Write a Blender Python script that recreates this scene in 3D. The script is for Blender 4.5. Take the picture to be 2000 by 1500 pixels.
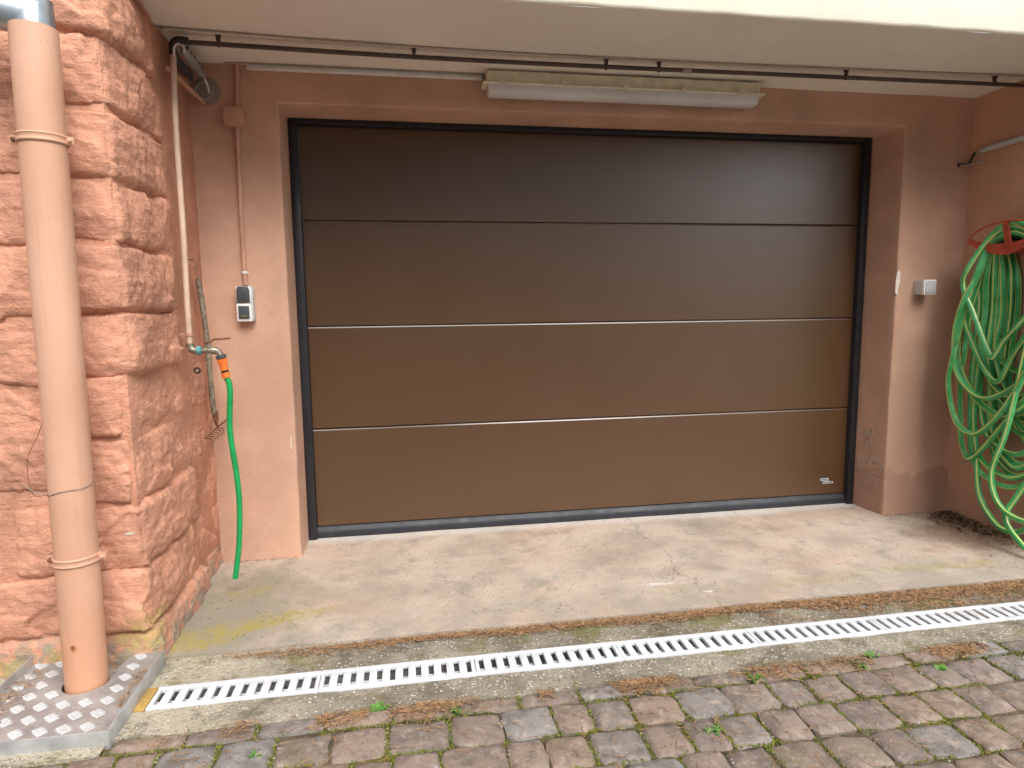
import bpy, bmesh, math, random
from mathutils import Vector, Matrix, noise, Quaternion
import numpy as np
R = math.radians
scene = bpy.context.scene
for o in list(bpy.data.objects): bpy.data.objects.remove(o)

# ------------------------------------------------------------------ camera
cam_d = bpy.data.cameras.new('camera'); cam = bpy.data.objects.new('camera', cam_d)
scene.collection.objects.link(cam)
cam_d.sensor_width = 36; cam_d.lens = 36*1249.7/2000; cam_d.clip_start = 0.02; cam_d.clip_end = 500
CAM = Vector((0.551, -3.4316, 1.2093)); yaw, pit, rol = 0.1617, -0.1207, -0.0117
fw = Vector((math.sin(yaw)*math.cos(pit), math.cos(yaw)*math.cos(pit), math.sin(pit)))
r0 = Vector((math.cos(yaw), -math.sin(yaw), 0)); u0 = r0.cross(fw)
rt = math.cos(rol)*r0 + math.sin(rol)*u0; up = -math.sin(rol)*r0 + math.cos(rol)*u0
cam.matrix_world = Matrix(((rt.x, up.x, -fw.x, CAM.x), (rt.y, up.y, -fw.y, CAM.y), (rt.z, up.z, -fw.z, CAM.z), (0, 0, 0, 1)))
scene.camera = cam
# ------------------------------------------------------------------ sky, sun, exposure
SUN_EL, SUN_AZ = 48, 163          # overcast day; azimuth clockwise from +Y
world = bpy.data.worlds.new('World'); scene.world = world; world.use_nodes = True
wn = world.node_tree.nodes; wl = world.node_tree.links; wn.clear()
sky = wn.new('ShaderNodeTexSky'); sky.sky_type = 'NISHITA'; sky.sun_disc = False
sky.sun_elevation = R(SUN_EL); sky.sun_rotation = R(SUN_AZ); sky.air_density = 1.5; sky.dust_density = 6; sky.ozone_density = 1
hs = wn.new('ShaderNodeHueSaturation'); hs.inputs['Saturation'].default_value = 0.16   # cloud cover: nearly grey sky
bg = wn.new('ShaderNodeBackground'); bg.inputs['Strength'].default_value = 0.15
wo = wn.new('ShaderNodeOutputWorld')
wl.new(sky.outputs[0], hs.inputs['Color']); wl.new(hs.outputs[0], bg.inputs[0]); wl.new(bg.outputs[0], wo.inputs[0])
sl = bpy.data.lights.new('sun', 'SUN'); sl.energy = 0.8; sl.angle = R(38); sl.color = (1.0, 0.95, 0.87)
sun = bpy.data.objects.new('sun', sl); scene.collection.objects.link(sun)
sd = Vector((math.sin(R(SUN_AZ))*math.cos(R(SUN_EL)), math.cos(R(SUN_AZ))*math.cos(R(SUN_EL)), math.sin(R(SUN_EL))))
sun.rotation_euler = (-sd).to_track_quat('-Z', 'Y').to_euler(); sun.location = sd*20
vs = scene.view_settings
vs.view_transform = 'Standard'; vs.look = 'None'; vs.exposure = 0.74; vs.gamma = 1.0; vs.use_curve_mapping = False
scene.cycles.max_bounces = 6; scene.cycles.diffuse_bounces = 4; scene.cycles.glossy_bounces = 2; scene.cycles.transmission_bounces = 3

# ------------------------------------------------------------------ node helpers
class NT:
    def __init__(s, name):
        s.m = bpy.data.materials.new(name); s.m.use_nodes = True
        s.t = s.m.node_tree; s.t.nodes.clear()
        s.out = s.t.nodes.new('ShaderNodeOutputMaterial'); s.b = s.t.nodes.new('ShaderNodeBsdfPrincipled')
        s.t.links.new(s.b.outputs[0], s.out.inputs[0])
        s.pos = s.t.nodes.new('ShaderNodeNewGeometry').outputs['Position']; s.cache = {}
    def n(s, t, **k):
        x = s.t.nodes.new(t)
        for a, v in k.items(): setattr(x, a, v)
        return x
    def put(s, sock, v):
        if isinstance(v, bpy.types.NodeSocket): s.t.links.new(v, sock)
        elif isinstance(v, (tuple, list)) and len(v) == 3 and sock.type == 'RGBA': sock.default_value = (*v, 1)
        else: sock.default_value = v
    def noise(s, scale, detail=4, rough=0.6, vec=None, dist=0.0):
        key = (scale, min(detail, 4), rough); detail = min(detail, 4)
        if vec is None and key in s.cache: return s.cache[key]
        x = s.n('ShaderNodeTexNoise'); s.put(x.inputs['Vector'], vec or s.pos)
        x.inputs['Scale'].default_value = scale; x.inputs['Detail'].default_value = detail
        x.inputs['Roughness'].default_value = rough; x.inputs['Distortion'].default_value = dist
        if vec is None: s.cache[key] = x.outputs[0]
        return x.outputs[0]
    def voro(s, scale, feature='F1', vec=None, out='Distance', rnd=1.0):
        x = s.n('ShaderNodeTexVoronoi', feature=feature); s.put(x.inputs['Vector'], vec or s.pos)
        x.inputs['Scale'].default_value = scale; x.inputs['Randomness'].default_value = rnd
        return x.outputs[out]
    def ramp(s, f, lo, hi, a=0.0, b=1.0):
        x = s.n('ShaderNodeMapRange', interpolation_type='SMOOTHSTEP'); s.put(x.inputs[0], f)
        for i, v in enumerate((lo, hi, a, b)): s.put(x.inputs[i+1], v)
        return x.outputs[0]
    def math(s, op, a, b=0.0, c=0.0):
        x = s.n('ShaderNodeMath', operation=op)
        for i, v in enumerate((a, b, c)): s.put(x.inputs[i], v)
        return x.outputs[0]
    def mix(s, f, a, b, mode='MIX'):
        x = s.n('ShaderNodeMix', data_type='RGBA', blend_type=mode)
        s.put(x.inputs[0], f); s.put(x.inputs[6], a); s.put(x.inputs[7], b)
        return x.outputs[2]
    def mul(s, vec, k):
        x = s.n('ShaderNodeVectorMath', operation='MULTIPLY'); s.put(x.inputs[0], vec); x.inputs[1].default_value = k
        return x.outputs[0]
    def xyz(s, vec=None):
        x = s.n('ShaderNodeSeparateXYZ'); s.put(x.inputs[0], vec or s.pos); return x.outputs
    def spot(s, c, rad, ns=9.0, amp=0.5, ang=0.0):
        # irregular stain with a shape of its own: 1 inside an ellipse about c, 0 outside, ragged edge
        v = s.n('ShaderNodeVectorMath', operation='SUBTRACT'); s.put(v.inputs[0], s.pos); v.inputs[1].default_value = c
        rot = s.n('ShaderNodeVectorRotate', rotation_type='Z_AXIS'); s.put(rot.inputs['Vector'], v.outputs[0]); rot.inputs['Angle'].default_value = -ang
        sc = s.mul(rot.outputs[0], (1/rad[0], 1/rad[1], 1/rad[2]))
        l = s.n('ShaderNodeVectorMath', operation='LENGTH'); s.put(l.inputs[0], sc)
        d = s.math('ADD', l.outputs['Value'], s.math('MULTIPLY', s.math('SUBTRACT', s.noise(ns, 5, 0.65), 0.5), amp*4))
        return s.ramp(d, 1.15, 0.35)
    def bump(s, h, strength=0.3, dist=0.01, prev=None):
        x = s.n('ShaderNodeBump'); s.put(x.inputs['Height'], h); x.inputs['Strength'].default_value = strength
        x.inputs['Distance'].default_value = dist
        if prev: s.put(x.inputs['Normal'], prev)
        return x.outputs[0]
    def done(s, col=None, rough=None, normal=None, metal=None, spec=None):
        if col is not None: s.put(s.b.inputs['Base Color'], col)
        if rough is not None: s.put(s.b.inputs['Roughness'], rough)
        if normal is not None: s.put(s.b.inputs['Normal'], normal)
        if metal is not None: s.put(s.b.inputs['Metallic'], metal)
        if spec is not None: s.b.inputs['Specular IOR Level'].default_value = spec
        return s.m

def simple(name, col, rough=0.5, metal=0.0, var=0.15, ns=30, bump=0.1, spec=0.5):
    t = NT(name); d = tuple(c*(1-var) for c in col); e = tuple(min(1, c*(1+var)) for c in col)
    f = t.ramp(t.noise(ns, 5, 0.6), 0.3, 0.7)
    return t.done(t.mix(f, d, e), t.ramp(t.noise(ns*1.7, 3), 0.2, 0.8, max(0, rough-0.08), min(1, rough+0.1)),
                  t.bump(t.noise(ns*6, 3), bump, 0.002), metal, spec)

# ---- painted masonry
def mat_wall(name, base, patches=False, streak=0.5):
    t = NT(name)
    d = tuple(c*0.80 for c in base); l = tuple(min(1, c*1.10) for c in base)
    c = t.mix(t.ramp(t.noise(1.6, 5, 0.65), 0.30, 0.72), d, l)
    c = t.mix(t.ramp(t.noise(14, 6, 0.7), 0.45, 0.80, 0, 0.35), c, tuple(k*0.86 for k in base))
    # pinholes and dark specks
    sp = t.ramp(t.voro(34), 0.05, 0.02); sp = t.math('MULTIPLY', sp, t.ramp(t.noise(5, 2), 0.56, 0.60))
    c = t.mix(sp, c, (0.10, 0.06, 0.045))
    z = t.xyz()[2]
    # grime and pale salt bloom at the foot of the wall
    grime = t.math('MULTIPLY', t.ramp(z, 0.30, -0.02), t.ramp(t.noise(6, 6, 0.7), 0.35, 0.75))
    c = t.mix(t.math('MULTIPLY', grime, 0.45), c, (0.30, 0.22, 0.18))
    h = t.math('ADD', t.math('MULTIPLY', t.noise(7, 4, 0.55), 0.9), t.math('MULTIPLY', t.noise(130, 3, 0.65), 0.34))
    nrm = t.bump(h, 0.5, 0.012)
    if patches:
        for cc, rr, am in (((3.24, -0.13, 0.22), (0.10, 0.13, 0.15), 0.55), ((3.24, -0.10, 0.42), (0.08, 0.05, 0.12), 0.6)):
            s_ = t.spot(cc, rr, 22, am)
            c = t.mix(t.math('MULTIPLY', s_, t.ramp(t.noise(26, 3), 0.44, 0.54)), c, (0.44, 0.33, 0.25))
            c = t.mix(t.math('MULTIPLY', s_, t.ramp(t.noise(38, 3, 0.5), 0.56, 0.66)), c, (0.33, 0.19, 0.135))
            nrm = t.bump(t.math('MULTIPLY', s_, t.noise(26, 3)), 0.7, 0.012, nrm)
        tide = t.math('MULTIPLY', t.ramp(t.math('ADD', z, t.math('MULTIPLY', t.noise(3.2, 4), 0.35)), 0.43, 0.40), t.ramp(t.xyz()[0], 3.1, 3.3))
        c = t.mix(t.math('MULTIPLY', tide, 0.55), c, (0.36, 0.205, 0.155))
    return t.done(c, 0.85, nrm, spec=0.25)
WALL = (0.60, 0.365, 0.262)
M_wall = mat_wall('salmon_render', WALL, True)
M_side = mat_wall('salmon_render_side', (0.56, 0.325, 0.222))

def mat_stone():
    t = NT('painted_stone')
    base = (0.61, 0.305, 0.205)
    c = t.mix(t.ramp(t.noise(5, 6, 0.65), 0.3, 0.7), tuple(k*0.80 for k in base), tuple(min(1, k*1.13) for k in base))
    c = t.mix(t.ramp(t.noise(40, 4, 0.7), 0.5, 0.78, 0, 0.4), c, (0.70, 0.45, 0.35))
    pit = t.math('MULTIPLY', t.ramp(t.voro(45), 0.07, 0.03), t.ramp(t.noise(9, 2), 0.56, 0.60))
    c = t.mix(pit, c, (0.12, 0.06, 0.04))
    z = t.xyz()[2]
    # bare weathered base with lichen
    low = t.ramp(t.math('ADD', z, t.math('MULTIPLY', t.noise(8, 5, 0.7), 0.28)), 0.26, 0.16)
    c = t.mix(t.math('MULTIPLY', low, t.ramp(t.noise(17, 5, 0.7), 0.42, 0.56)), c, (0.33, 0.27, 0.21))
    for cc, rr in (((-0.40, -1.12, 0.09), (0.11, 0.12, 0.09)), ((-0.66, -1.16, 0.03), (0.07, 0.1, 0.045)), ((-0.80, -1.16, 0.0), (0.06, 0.1, 0.05))):
        c = t.mix(t.math('MULTIPLY', t.math('MULTIPLY', t.spot(cc, rr, 18, 0.7), t.ramp(t.noise(40, 4, 0.7), 0.3, 0.65, 0.2, 1)), 0.75), c, (0.42, 0.35, 0.12))
    chip = t.spot((-0.405, -1.15, 0.452), (0.022, 0.06, 0.006), 60, 0.2)
    c = t.mix(chip, c, (0.80, 0.76, 0.70))
    h = t.math('ADD', t.math('MULTIPLY', t.noise(34, 6, 0.68), 1.0), t.math('MULTIPLY', t.noise(150, 3, 0.6), 0.25))
    h = t.math('ADD', h, t.math('MULTIPLY', t.noise(1, 5, 0.6, t.mul(t.pos, (22, 22, 70))), 0.55))
    return t.done(c, 0.82, t.bump(h, 0.65, 0.012), spec=0.25)
M_stone = mat_stone()

def mat_soffit(name, base):   # also used for the fascia
    t = NT(name)
    c = t.mix(t.ramp(t.noise(1.3, 4), 0.35, 0.7), tuple(k*0.92 for k in base), base)
    c = t.mix(t.ramp(t.noise(3.0, 5, 0.7), 0.55, 0.8, 0, 0.35), c, (base[0]*0.92, base[1]*0.84, base[2]*0.80))
    sp = t.math('MULTIPLY', t.ramp(t.voro(16), 0.03, 0.012), t.ramp(t.noise(3, 2), 0.55, 0.6))
    c = t.mix(sp, c, (0.2, 0.16, 0.13))
    return t.done(c, 0.85, t.bump(t.math('ADD', t.math('MULTIPLY', t.noise(9, 4), 0.8), t.math('MULTIPLY', t.noise(150, 3), 0.3)), 0.35, 0.008), spec=0.25)
M_soffit = mat_soffit('cream_soffit', (0.86, 0.80, 0.725))
M_fascia = mat_soffit('cream_fascia', (0.88, 0.83, 0.70))

# ---- concrete
def mat_apron():
    t = NT('apron_concrete')
    x, y, z = t.xyz()
    c = t.mix(t.ramp(t.noise(2.2, 6, 0.65), 0.3, 0.7), (0.37, 0.305, 0.245), (0.57, 0.48, 0.395))
    c = t.mix(t.ramp(t.noise(1.1, 4, 0.6, t.mul(t.pos, (1, 2.2, 1))), 0.48, 0.68, 0, 0.55), c, (0.55, 0.375, 0.285))
    c = t.mix(t.ramp(t.noise(5, 6, 0.7), 0.50, 0.70, 0, 0.6), c, (0.27, 0.24, 0.20))
    # worn front lip and damp left edge
    edge = t.math('MULTIPLY', t.ramp(y, -0.72, -1.10), t.ramp(t.noise(7, 6, 0.7), 0.35, 0.62))
    c = t.mix(t.math('MULTIPLY', edge, 0.6), c, (0.33, 0.30, 0.255))
    left = t.spot((-0.22, -0.78, 0), (0.36, 0.50, 1), 5, 0.6)
    c = t.mix(t.math('MULTIPLY', left, 0.8), c, (0.27, 0.25, 0.19))
    for cc, rr, an, k in (((-0.02, -0.90, 0), (0.27, 0.075, 1), 0.34, 1.1), ((-0.24, -0.98, 0), (0.20, 0.10, 1), 0.25, 1.1), ((-0.16, -0.62, 0), (0.16, 0.06, 1), 0.3, 0.6),
                         ((3.0, -0.92, 0), (0.4, 0.05, 1), -0.05, 0.55), ((2.3, -0.95, 0), (0.30, 0.06, 1), 0.05, 0.35), ((1.62, -0.93, 0), (0.12, 0.05, 1), 0, 0.3)):
        c = t.mix(t.math('MULTIPLY', t.math('MULTIPLY', t.spot(cc, rr, 11, 0.8, an), t.ramp(t.noise(24, 4, 0.8), 0.34, 0.62, 0.1, 1)), k*0.85), c, (0.37, 0.305, 0.085))
    for cc, rr in (((1.64, -0.86, 0), (0.09, 0.016, 1)), ((1.80, -0.97, 0), (0.04, 0.012, 1))):
        c = t.mix(t.math('MULTIPLY', t.spot(cc, rr, 30, 0.7), 0.6), c, (0.74, 0.71, 0.68))
    corner = t.spot((3.55, -0.60, 0), (0.50, 0.33, 1), 7, 0.4)
    c = t.mix(t.math('MULTIPLY', corner, 0.75), c, (0.20, 0.12, 0.075))
    c = t.mix(t.math('MULTIPLY', t.ramp(y, -0.10, -0.02), 0.6), c, (0.66, 0.63, 0.60))
    grit = t.ramp(t.noise(130, 3, 0.75), 0.54, 0.68); c = t.mix(t.math('MULTIPLY', grit, 0.65), c, (0.24, 0.19, 0.15))
    lgrit = t.ramp(t.voro(130), 0.22, 0.10); c = t.mix(t.math('MULTIPLY', lgrit, 0.30), c, (0.80, 0.72, 0.62))
    # two hairline cracks across the slab
    nz = t.math('MULTIPLY', t.math('SUBTRACT', t.noise(5, 6, 0.7), 0.5), 0.22)
    for x0, k in ((1.78, 0.0), (2.42, 0.12)):
        dx = t.math('ABSOLUTE', t.math('ADD', t.math('SUBTRACT', x, x0), t.math('ADD', nz, t.math('MULTIPLY', y, k))))
        cr = t.ramp(dx, 0.004, 0.0005)
        if k: cr = t.math('MULTIPLY', cr, 0.55)
        c = t.mix(t.math('MULTIPLY', cr, 0.7), c, (0.12, 0.09, 0.07))
    h = t.math('ADD', t.math('MULTIPLY', t.noise(26, 6, 0.7), 0.8), t.math('MULTIPLY', t.noise(190, 3, 0.7), 0.5))
    return t.done(c, 0.88, t.bump(h, 0.8, 0.009), spec=0.3)
M_apron = mat_apron()

def mat_strip():
    t = NT('washed_concrete')
    x, y, z = t.xyz()
    c = t.mix(t.ramp(t.noise(5, 6, 0.7), 0.3, 0.7), (0.16, 0.14, 0.11), (0.36, 0.325, 0.26))
    c = t.mix(t.ramp(x, 0.35, -0.3, 0, 0.6), c, (0.58, 0.53, 0.40))
    st = t.voro(75, out='Color'); sd_ = t.ramp(t.voro(75), 0.42, 0.30)
    sv = t.n('ShaderNodeSeparateColor'); t.put(sv.inputs[0], st)
    peb = t.mix(sv.outputs[0], (0.22, 0.17, 0.13), (0.68, 0.62, 0.54))
    c = t.mix(t.math('MULTIPLY', t.math('MULTIPLY', sd_, t.ramp(sv.outputs[1], 0.30, 0.36)), t.ramp(t.noise(6, 3), 0.25, 0.5)), c, peb)
    c = t.mix(t.math('MULTIPLY', t.ramp(t.noise(3.2, 6, 0.75), 0.52, 0.66), 0.75), c, (0.17, 0.16, 0.045))
    c = t.mix(t.math('MULTIPLY', t.ramp(t.noise(9, 6, 0.75), 0.52, 0.68), 0.6), c, (0.09, 0.075, 0.055))
    h = t.math('ADD', t.math('MULTIPLY', sd_, 0.6), t.math('MULTIPLY', t.noise(60, 5, 0.7), 1.2))
    return t.done(c, 0.9, t.bump(h, 0.8, 0.01), spec=0.3)
M_strip = mat_strip()

def mat_paver():
    t = NT('tumbled_paver')
    oi = t.n('ShaderNodeObjectInfo'); rnd = oi.outputs['Random']
    cr = t.n('ShaderNodeValToRGB'); t.put(cr.inputs[0], rnd)
    pal = [(0.0, (0.265, 0.20, 0.16)), (0.18, (0.205, 0.165, 0.145)), (0.36, (0.305, 0.225, 0.17)), (0.52, (0.23, 0.195, 0.175)), (0.66, (0.25, 0.245, 0.24)), (0.82, (0.29, 0.21, 0.16)), (1.0, (0.235, 0.20, 0.185))]
    while len(cr.color_ramp.elements) < len(pal): cr.color_ramp.elements.new(0.5)
    for e, (p, col) in zip(cr.color_ramp.elements, pal): e.position = p; e.color = (*col, 1)
    c = cr.outputs[0]
    c = t.mix(t.ramp(t.noise(17, 6, 0.7), 0.44, 0.64, 0, 0.8), c, t.mix(0.65, c, (0.085, 0.07, 0.06)))
    c = t.mix(t.ramp(t.noise(26, 5, 0.65), 0.52, 0.72, 0, 0.7), c, (0.42, 0.345, 0.29))
    c = t.mix(t.math('MULTIPLY', t.ramp(t.noise(4.5, 6, 0.75), 0.66, 0.74), 0.7), c, (0.55, 0.53, 0.50))
    c = t.mix(t.math('MULTIPLY', t.ramp(t.noise(7, 6, 0.8), 0.55, 0.70), 0.35), c, (0.13, 0.125, 0.03))
    c = t.mix(t.math('MULTIPLY', t.ramp(t.noise(260, 2), 0.62, 0.74), 0.5), c, (0.5, 0.45, 0.4))
    h = t.math('ADD', t.math('MULTIPLY', t.noise(60, 6, 0.7), 1.0), t.math('MULTIPLY', t.noise(240, 3, 0.7), 0.4))
    return t.done(c, t.ramp(t.noise(20, 4), 0.3, 0.7, 0.62, 0.86), t.bump(h, 0.7, 0.007), spec=0.4)
M_paver = mat_paver()
def mat_bed():
    t = NT('joint_sand')
    c = t.mix(t.ramp(t.noise(11, 6, 0.7), 0.35, 0.65), (0.08, 0.062, 0.042), (0.19, 0.15, 0.10))
    c = t.mix(t.ramp(t.noise(6, 5, 0.7), 0.46, 0.62), c, (0.15, 0.145, 0.03))
    return t.done(c, 0.95, t.bump(t.noise(150, 4, 0.7), 0.9, 0.01), spec=0.2)
M_bed = mat_bed()
def mat_ground():
    t = NT('bare_ground')
    c = t.mix(t.ramp(t.noise(2, 7, 0.7), 0.35, 0.65), (0.12, 0.10, 0.07), (0.20, 0.17, 0.13))
    return t.done(c, 0.95, t.bump(t.noise(40, 6, 0.7), 0.8, 0.03), spec=0.2)
M_ground = mat_ground()

# ---- metal, plastic, paint
def mat_door():
    t = NT('brown_door_paint')
    c = t.mix(t.ramp(t.noise(0.8, 3), 0.3, 0.7), (0.078, 0.036, 0.0125), (0.086, 0.040, 0.0145))
    return t.done(c, t.ramp(t.noise(2.5, 5, 0.6), 0.3, 0.7, 0.31, 0.36), t.bump(t.noise(1.6, 2), 0.05, 0.02), spec=0.8)
M_door = mat_door()
for n_ in M_door.node_tree.nodes:
    if n_.type == 'BSDF_PRINCIPLED': n_.inputs['Coat Weight'].default_value = 0.55; n_.inputs['Coat Roughness'].default_value = 0.30
M_frame = simple('black_frame', (0.018, 0.019, 0.024), 0.42, var=0.2, ns=12, bump=0.05)
M_seal = simple('rubber_seal', (0.022, 0.024, 0.032), 0.5, var=0.25, ns=14)
def mat_pipe():
    t = NT('salmon_pipe_paint')
    x, y, z = t.xyz()
    c = t.mix(t.ramp(t.noise(2.5, 5, 0.6), 0.3, 0.7), (0.60, 0.335, 0.225), (0.68, 0.40, 0.285))
    c = t.mix(t.math('MULTIPLY', t.ramp(z, 0.40, 0.02), 0.55), c, (0.60, 0.28, 0.15))     # newer, more orange paint at the foot
    stk = t.ramp(t.noise(1, 4, 0.65, t.mul(t.pos, (60, 60, 2.2))), 0.50, 0.72, 0, 0.28); c = t.mix(stk, c, (0.50, 0.27, 0.18))
    rust = t.spot((-0.507, -1.35, 0.165), (0.010, 0.05, 0.012), 120, 0.35); c = t.mix(rust, c, (0.32, 0.10, 0.02))
    sp = t.math('MULTIPLY', t.ramp(t.voro(30), 0.06, 0.03), t.ramp(t.noise(5, 2), 0.55, 0.60)); c = t.mix(t.math('MULTIPLY', sp, 0.8), c, (0.28, 0.12, 0.06))
    return t.done(c, 0.5, t.bump(t.noise(40, 3), 0.08, 0.004), spec=0.4)
M_pipe = mat_pipe()
M_zinc = simple('zinc', (0.42, 0.47, 0.53), 0.38, 0.85, 0.22, 9, 0.06)
def mat_alu():
    t = NT('tread_plate_aluminium')
    c = t.mix(t.ramp(t.noise(9, 6, 0.7), 0.3, 0.7), (0.32, 0.315, 0.315), (0.48, 0.475, 0.47))
    c = t.mix(t.math('MULTIPLY', t.ramp(t.noise(28, 6, 0.75), 0.55, 0.72), 0.4), c, (0.20, 0.185, 0.17))
    return t.done(c, t.ramp(t.noise(25, 4), 0.3, 0.7, 0.38, 0.62), t.bump(t.noise(120, 3), 0.15, 0.002), 0.45)
M_alu = mat_alu()
M_alu_b = simple('worn_aluminium', (0.60, 0.60, 0.61), 0.42, 0.4, 0.15, 60)
M_galv = simple('galvanised_edge', (0.52, 0.53, 0.54), 0.45, 0.5, 0.22, 14)
def mat_grate():
    t = NT('white_plastic')
    c = t.mix(t.ramp(t.noise(6, 6, 0.7), 0.35, 0.7), (0.60, 0.62, 0.66), (0.73, 0.75, 0.78))
    c = t.mix(t.math('MULTIPLY', t.ramp(t.noise(45, 6, 0.75), 0.56, 0.70), 0.5), c, (0.42, 0.39, 0.33))
    c = t.mix(t.math('MULTIPLY', t.ramp(t.xyz()[0], 1.6, 3.0), t.math('MULTIPLY', t.ramp(t.noise(16, 6, 0.75), 0.5, 0.66), 0.45)), c, (0.40, 0.30, 0.20))
    return t.done(c, 0.45, t.bump(t.noise(80, 3), 0.12, 0.003))
M_grate = mat_grate()
M_trough = simple('drain_trough', (0.22, 0.21, 0.20), 0.7, var=0.5, ns=20)
M_ochre = simple('ochre_wood', (0.42, 0.27, 0.08), 0.6, var=0.2, ns=40)
M_hosecol = simple('plain_green_hose', (0.010, 0.30, 0.085), 0.32, var=0.12, ns=20, bump=0.03)
def mat_hose():
    t = NT('striped_green_hose')
    uv = t.n('ShaderNodeTexCoord').outputs['UV']; u, v, _ = t.xyz(uv)
    k = t.math('FRACT', t.math('ADD', t.math('MULTIPLY', u, 3.0), t.math('MULTIPLY', v, 0.35)))
    st = t.math('MULTIPLY', t.ramp(k, 0.36, 0.42), t.ramp(k, 0.64, 0.58))
    g = t.mix(t.ramp(t.noise(7, 5, 0.65), 0.35, 0.68), (0.04, 0.33, 0.085), (0.12, 0.56, 0.22))
    c = t.mix(st, g, (0.68, 0.70, 0.22))
    c = t.mix(t.math('MULTIPLY', t.ramp(t.noise(30, 5, 0.7), 0.52, 0.72), 0.35), c, (0.10, 0.09, 0.05))
    return t.done(c, 0.34, t.bump(t.noise(90, 2), 0.06, 0.002))
M_hose = mat_hose()
M_red = simple('red_plastic', (0.46, 0.075, 0.040), 0.45, var=0.18, ns=18)
M_orange = simple('orange_plastic', (0.86, 0.19, 0.035), 0.4, var=0.1, ns=30)
M_black = simple('black_plastic', (0.020, 0.018, 0.018), 0.45, var=0.3, ns=20)
M_cond = simple('dark_brown_pipe', (0.080, 0.050, 0.038), 0.45, var=0.25, ns=9)
M_cable = simple('beige_cable', (0.36, 0.30, 0.25), 0.6)
M_white = simple('white_enamel', (0.78, 0.77, 0.74), 0.4, var=0.06)
M_greyp = simple('grey_plastic', (0.30, 0.30, 0.30), 0.5, var=0.15)
M_ltgrey = simple('light_grey_plastic', (0.50, 0.51, 0.53), 0.45, var=0.08)
M_slate = simple('slate_grey_plastic', (0.060, 0.068, 0.078), 0.42, var=0.15)
M_lampb = simple('yellowed_lamp_body', (0.74, 0.68, 0.52), 0.55, var=0.10, ns=18)
def mat_diff():
    t = NT('lamp_diffuser')
    c = t.mix(t.ramp(t.noise(4, 5, 0.6), 0.35, 0.7), (0.78, 0.75, 0.73), (0.88, 0.88, 0.88))
    t.b.inputs['Transmission Weight'].default_value = 0.15
    return t.done(c, 0.25, t.bump(t.noise(60, 2), 0.05, 0.002))
M_diff = mat_diff()
M_painted = simple('salmon_gloss_paint', (0.52, 0.285, 0.20), 0.5, var=0.14, ns=9)
M_cream_pipe = simple('pale_pipe_paint', (0.58, 0.42, 0.31), 0.5, var=0.15, ns=9)
M_brass = simple('dull_nickel', (0.30, 0.27, 0.22), 0.45, 0.7, 0.3, 45)
M_teal = simple('teal_coupling', (0.10, 0.30, 0.33), 0.5, var=0.3, ns=60)
M_rust = simple('rusty_steel', (0.20, 0.085, 0.05), 0.75, 0.3, 0.4, 60, 0.3)
M_oldwood = simple('grey_old_wood', (0.22, 0.18, 0.13), 0.8, 0, 0.4, 55, 0.4)
M_steel = simple('grey_steel', (0.42, 0.41, 0.40), 0.4, 0.8, 0.2, 40)
M_plaster = simple('bare_plaster', (0.72, 0.66, 0.60), 0.9, var=0.12, ns=50, bump=0.3)
M_needle = None
def mat_litter(name, a, b, c3):
    t = NT(name); k = t.voro(160, out='Color'); sv = t.n('ShaderNodeSeparateColor'); t.put(sv.inputs[0], k)
    c = t.mix(sv.outputs[0], a, b); c = t.mix(t.ramp(sv.outputs[1], 0.75, 0.85), c, c3)
    return t.done(c, 0.8, spec=0.25)
M_needle = mat_litter('pine_needles', (0.25, 0.135, 0.065), (0.42, 0.26, 0.14), (0.13, 0.08, 0.045))
M_debris = mat_litter('dark_debris', (0.05, 0.035, 0.025), (0.16, 0.09, 0.05), (0.22, 0.12, 0.06))
M_moss = mat_litter('moss_leaf', (0.13, 0.15, 0.018), (0.22, 0.23, 0.030), (0.09, 0.14, 0.03))
M_weed = mat_litter('weed_leaf', (0.07, 0.20, 0.03), (0.13, 0.30, 0.06), (0.20, 0.32, 0.07))
M_grit = mat_litter('pale_grit', (0.36, 0.32, 0.27), (0.60, 0.56, 0.50), (0.28, 0.22, 0.18))

# ------------------------------------------------------------------ mesh helpers
def link(o): scene.collection.objects.link(o); return o
def setp(o, label=None, cat=None, group=None, kind=None):
    if label: o['label'] = label
    if cat: o['category'] = cat
    if group: o['group'] = group
    if kind: o['kind'] = kind
    return o
def thing(name, label, cat, loc, group=None):
    o = bpy.data.objects.new(name, None); o.location = loc; o.empty_display_size = 0.1
    return setp(link(o), label, cat, group)

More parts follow.
